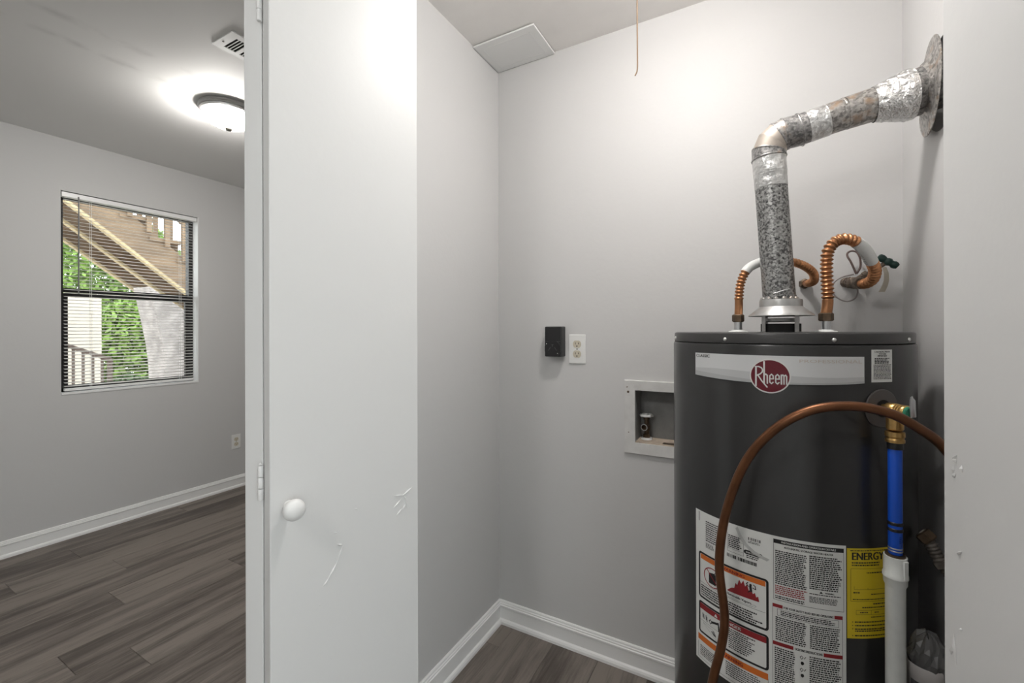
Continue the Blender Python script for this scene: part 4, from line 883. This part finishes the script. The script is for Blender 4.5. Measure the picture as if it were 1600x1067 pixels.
MB().box(XR - .074, XR + .004, WY0 + .001, WY1 - .001, WZ0, WZ0 + .012).build('sill', 'trim', w1, bevel=.002); MB().box(XR - .074, XR + .001, WY1 - .004, WY1 - .0005, WZ0 + .012, WZ1 - .001).build('daylit_reveal', 'trim', w1)  # white strip paints daylight onto the far reveal, which is grey wall paint
# mini blind hanging in the recess
mbd = empty('mini_blind', (XR - .03, (WY0 + WY1) / 2, WZ1), 'white horizontal mini blind with open slats in the window', 'blind')
sy0, sy1 = WY0 + .020, WY1 - .022; bxc = XR - .030
MB().box(bxc - .014, bxc + .022, WY0 + .006, WY1 - .008, WZ1 - .033, WZ1 - .004).build('head_rail', 'trim', mbd, bevel=.002)
slm = bpy.data.meshes.new('slat'); prof = [(-.0125, -.0012), (-.006, .0008), (0, .0014), (.006, .0008), (.0125, -.0012)]; vs = []; n = len(prof); L_ = sy1 - sy0
for yy in (-L_ / 2, L_ / 2):
    for t_ in (0, .0005): vs += [(a_, yy, b_ + t_) for a_, b_ in prof]
fs = []
for j in range(n - 1): fs += [(j, j + 1, 2 * n + j + 1, 2 * n + j), (n + j, 3 * n + j, 3 * n + j + 1, n + j + 1), (j, n + j, n + j + 1, j + 1), (2 * n + j, 2 * n + j + 1, 3 * n + j + 1, 3 * n + j)]
fs += [(0, 2 * n, 3 * n, n), (n - 1, 2 * n - 1, 4 * n - 1, 3 * n - 1)]
slm.from_pydata(vs, [], fs); slm.materials.append(M['slat']); slm.shade_smooth()
zb, pitch = WZ0 + .050, .0213; k = 0
while zb + k * pitch < WZ1 - .040:
    o = bpy.data.objects.new('slat', slm); COL.objects.link(o); o.parent = mbd
    o.location = Vector((bxc, (sy0 + sy1) / 2, zb + k * pitch)) - ORG[mbd.name]; o.rotation_euler = (rnd.uniform(-.001, .001), R(9), 0); k += 1
MB().box(bxc - .011, bxc + .011, sy0, sy1, WZ0 + .020, WZ0 + .036).build('bottom_rail', 'trim', mbd, bevel=.003)
for yy in (sy0 + .125, sy1 - .085):
    MB().tube([(bxc + .0135, yy, WZ1 - .03), (bxc + .0135, yy, WZ0 + .036)], .0011, 6).build('ladder_cord', 'trim', mbd); MB().tube([(bxc - .0135, yy, WZ1 - .03), (bxc - .0135, yy, WZ0 + .036)], .0011, 6).build('ladder_cord', 'trim', mbd)
MB().tube([(bxc + .026, sy0 + .062, WZ1 - .022), (bxc + .028, sy0 + .062, WZ1 - .05), (bxc + .028, sy0 + .060, 1.500)], .0038, 8).build('tilt_wand', 'wand', mbd, smooth=50)

# ================================================================ OUTSIDE THE WINDOW
top(MB().box(-16, 8, -12, 12, -.3, -.2), 'ground', 'ground', 'pale gravel ground outside the window', 'ground', st)
# timber staircase coming down from left to right, seen from below
sx0, sx1 = -6.55, -5.55; slope = -.805
sz = lambda y: 2.38 + slope * (y - 1.62)          # lower edge of the near stringer
stc = empty('staircase', (-6, 3.9, -.2), 'brown wooden outdoor staircase descending behind the window', 'staircase')
ya, yb2 = -.4, 3.9
for xx in (sx0, (sx0 + sx1) / 2, sx1):
    MB().extrude([(xx, ya, sz(ya)), (xx, yb2, sz(yb2)), (xx, yb2, sz(yb2) + .36), (xx, ya, sz(ya) + .36)], (.045, 0, 0)).build('stringer', 'stairwood', stc)
    MB().extrude([(xx - .012, ya, sz(ya) - .02), (xx - .012, yb2, sz(yb2) - .02), (xx - .012, yb2, sz(yb2) + .012), (xx - .012, ya, sz(ya) + .012)], (.069, 0, 0)).build('edge_strip', 'stairedge', stc)
k = 0; y = ya + .1
while y < yb2 - .1:
    z = sz(y) + .26
    MB().box(sx0, sx1 + .06, y - .02, y + .27, z, z + .038).build('tread', 'stairwood', stc)
    if k % 5 != 3: MB().box(sx0, sx1, y + .24, y + .262, z - .185, z).build('riser', 'stairwood', stc)
    y += .245; k += 1
for xx in (sx0 - .02, sx1 + .045):
    MB().extrude([(xx, ya, sz(ya) + 1.30), (xx, yb2, sz(yb2) + 1.30), (xx, yb2, sz(yb2) + 1.40), (xx, ya, sz(ya) + 1.40)], (.04, 0, 0)).build('hand_rail', 'stairwood', stc)
    y = ya + .1
    while y < yb2: MB().box(xx, xx + .035, y, y + .045, sz(y) + .30, sz(y) + 1.34).build('baluster', 'stairwood', stc); y += .16
MB().box(-7.6, -5.2, -3, -.4, sz(-.4) + .1, sz(-.4) + .3).build('landing', 'stairwood', stc)
for yy in (-.9, -2.6): MB().box(-5.6, -5.45, yy, yy + .14, -.2, 4.09).build('post', 'stairwood', stc)
# stucco pier with a flared edge under the stairs
pf = [(1.975 - .02, 1.70), (1.99, 1.52), (2.02, 1.35), (2.055, 1.15), (2.075, .95), (2.085, .70), (2.09, .3), (2.09, -.2), (2.9, -.2), (2.9, 1.0)]
top(MB().extrude([(-5.05, y_, z_) for y_, z_ in pf], (-.35, 0, 0)), 'stucco_pier', 'stucco', 'rough white stucco pier with curved edge below the outdoor stairs', 'pier', bevel=.01)
top(MB().box(-8.2, -8.0, -3, 2.545, -.2, 1.78), 'garden_wall', 'cream', 'cream wall outside at the lower left of the window', 'wall')
ra = empty('stair_railing', (-6.9, 1.6, -.2), 'dark slanting railing in front of the cream garden wall', 'railing')
rz = lambda y: 1.10 - .48 * (y - 1.85)
MB().extrude([(-6.9, .6, rz(.6)), (-6.9, 2.28, rz(2.28)), (-6.9, 2.28, rz(2.28) + .045), (-6.9, .6, rz(.6) + .045)], (.06, 0, 0)).build('hand_rail', 'rail', ra)
MB().extrude([(-6.9, .6, rz(.6) - .62), (-6.9, 2.28, rz(2.28) - .62), (-6.9, 2.28, rz(2.28) - .58), (-6.9, .6, rz(.6) - .58)], (.05, 0, 0)).build('lower_rail', 'rail', ra)
y = .65
while y < 2.28: MB().box(-6.885, -6.86, y, y + .022, rz(y) - .60, rz(y)).build('baluster', 'rail', ra); y += .085
for yy in (.62, 2.24): MB().box(-6.89, -6.85, yy, yy + .04, -.2, rz(yy)).build('post', 'rail', ra)
def shrub(name, c, rx, ry, rz_, n, m, label, cat, size=.07, trunk=None):
    o0 = empty(name, (c[0], c[1], -.2), label, cat, 'greenery outside the window'); r_ = random.Random(int(c[1] * 100)); vs = []; fs = []
    for k in range(n):
        q_ = r_.uniform(0, 2 * PI); h_ = r_.uniform(-1, 1); rr = (r_.random() ** .45) * math.sqrt(max(0, 1 - h_ * h_))
        p = Vector((c[0] + rx * rr * math.cos(q_), c[1] + ry * rr * math.sin(q_), c[2] + rz_ * h_)); s_ = size * r_.uniform(.5, 1.2)
        u = Vector((r_.uniform(-1, 1), r_.uniform(-1, 1), r_.uniform(-1, 1))).normalized(); w_ = u.cross(Vector((r_.uniform(-1, 1), r_.uniform(-1, 1), r_.uniform(-1, 1)))).normalized(); b0 = len(vs)
        vs += [p - u * s_, p + w_ * s_ * .45, p + u * s_, p - w_ * s_ * .45]; fs.append((b0, b0 + 1, b0 + 2, b0 + 3))
    f_ = MB().add(vs, fs).build('foliage', m, o0); f_['kind'] = 'stuff'
    MB().tube([(c[0], c[1], -.2), (c[0] + .05, c[1] + .03, c[2] * .5), (c[0], c[1], c[2])], [.06, .045, .02], 10).build('stem', 'bark', o0, smooth=60)
shrub('shrub', (-9.3, 3.55, .80), .8, .95, 1.05, 13000, 'leaf', 'bright green leafy shrub outside in the middle of the window', 'shrub')
shrub('shrub', (-8.3, 2.95, .15), .45, .40, .45, 1600, 'leaf2', 'low dark green shrub beside the cream wall', 'shrub', .05)
shrub('tree', (-14.4, 4.8, 2.8), 1.3, 1.6, 1.5, 9000, 'leaf', 'green tree crown outside beneath the slope of the stairs', 'tree', .10)
shrub('shrub', (-11.4, 5.6, .9), 1.1, 1.2, 1.3, 8000, 'leaf2', 'dark green shrub far outside behind the stucco pier', 'shrub', .09)
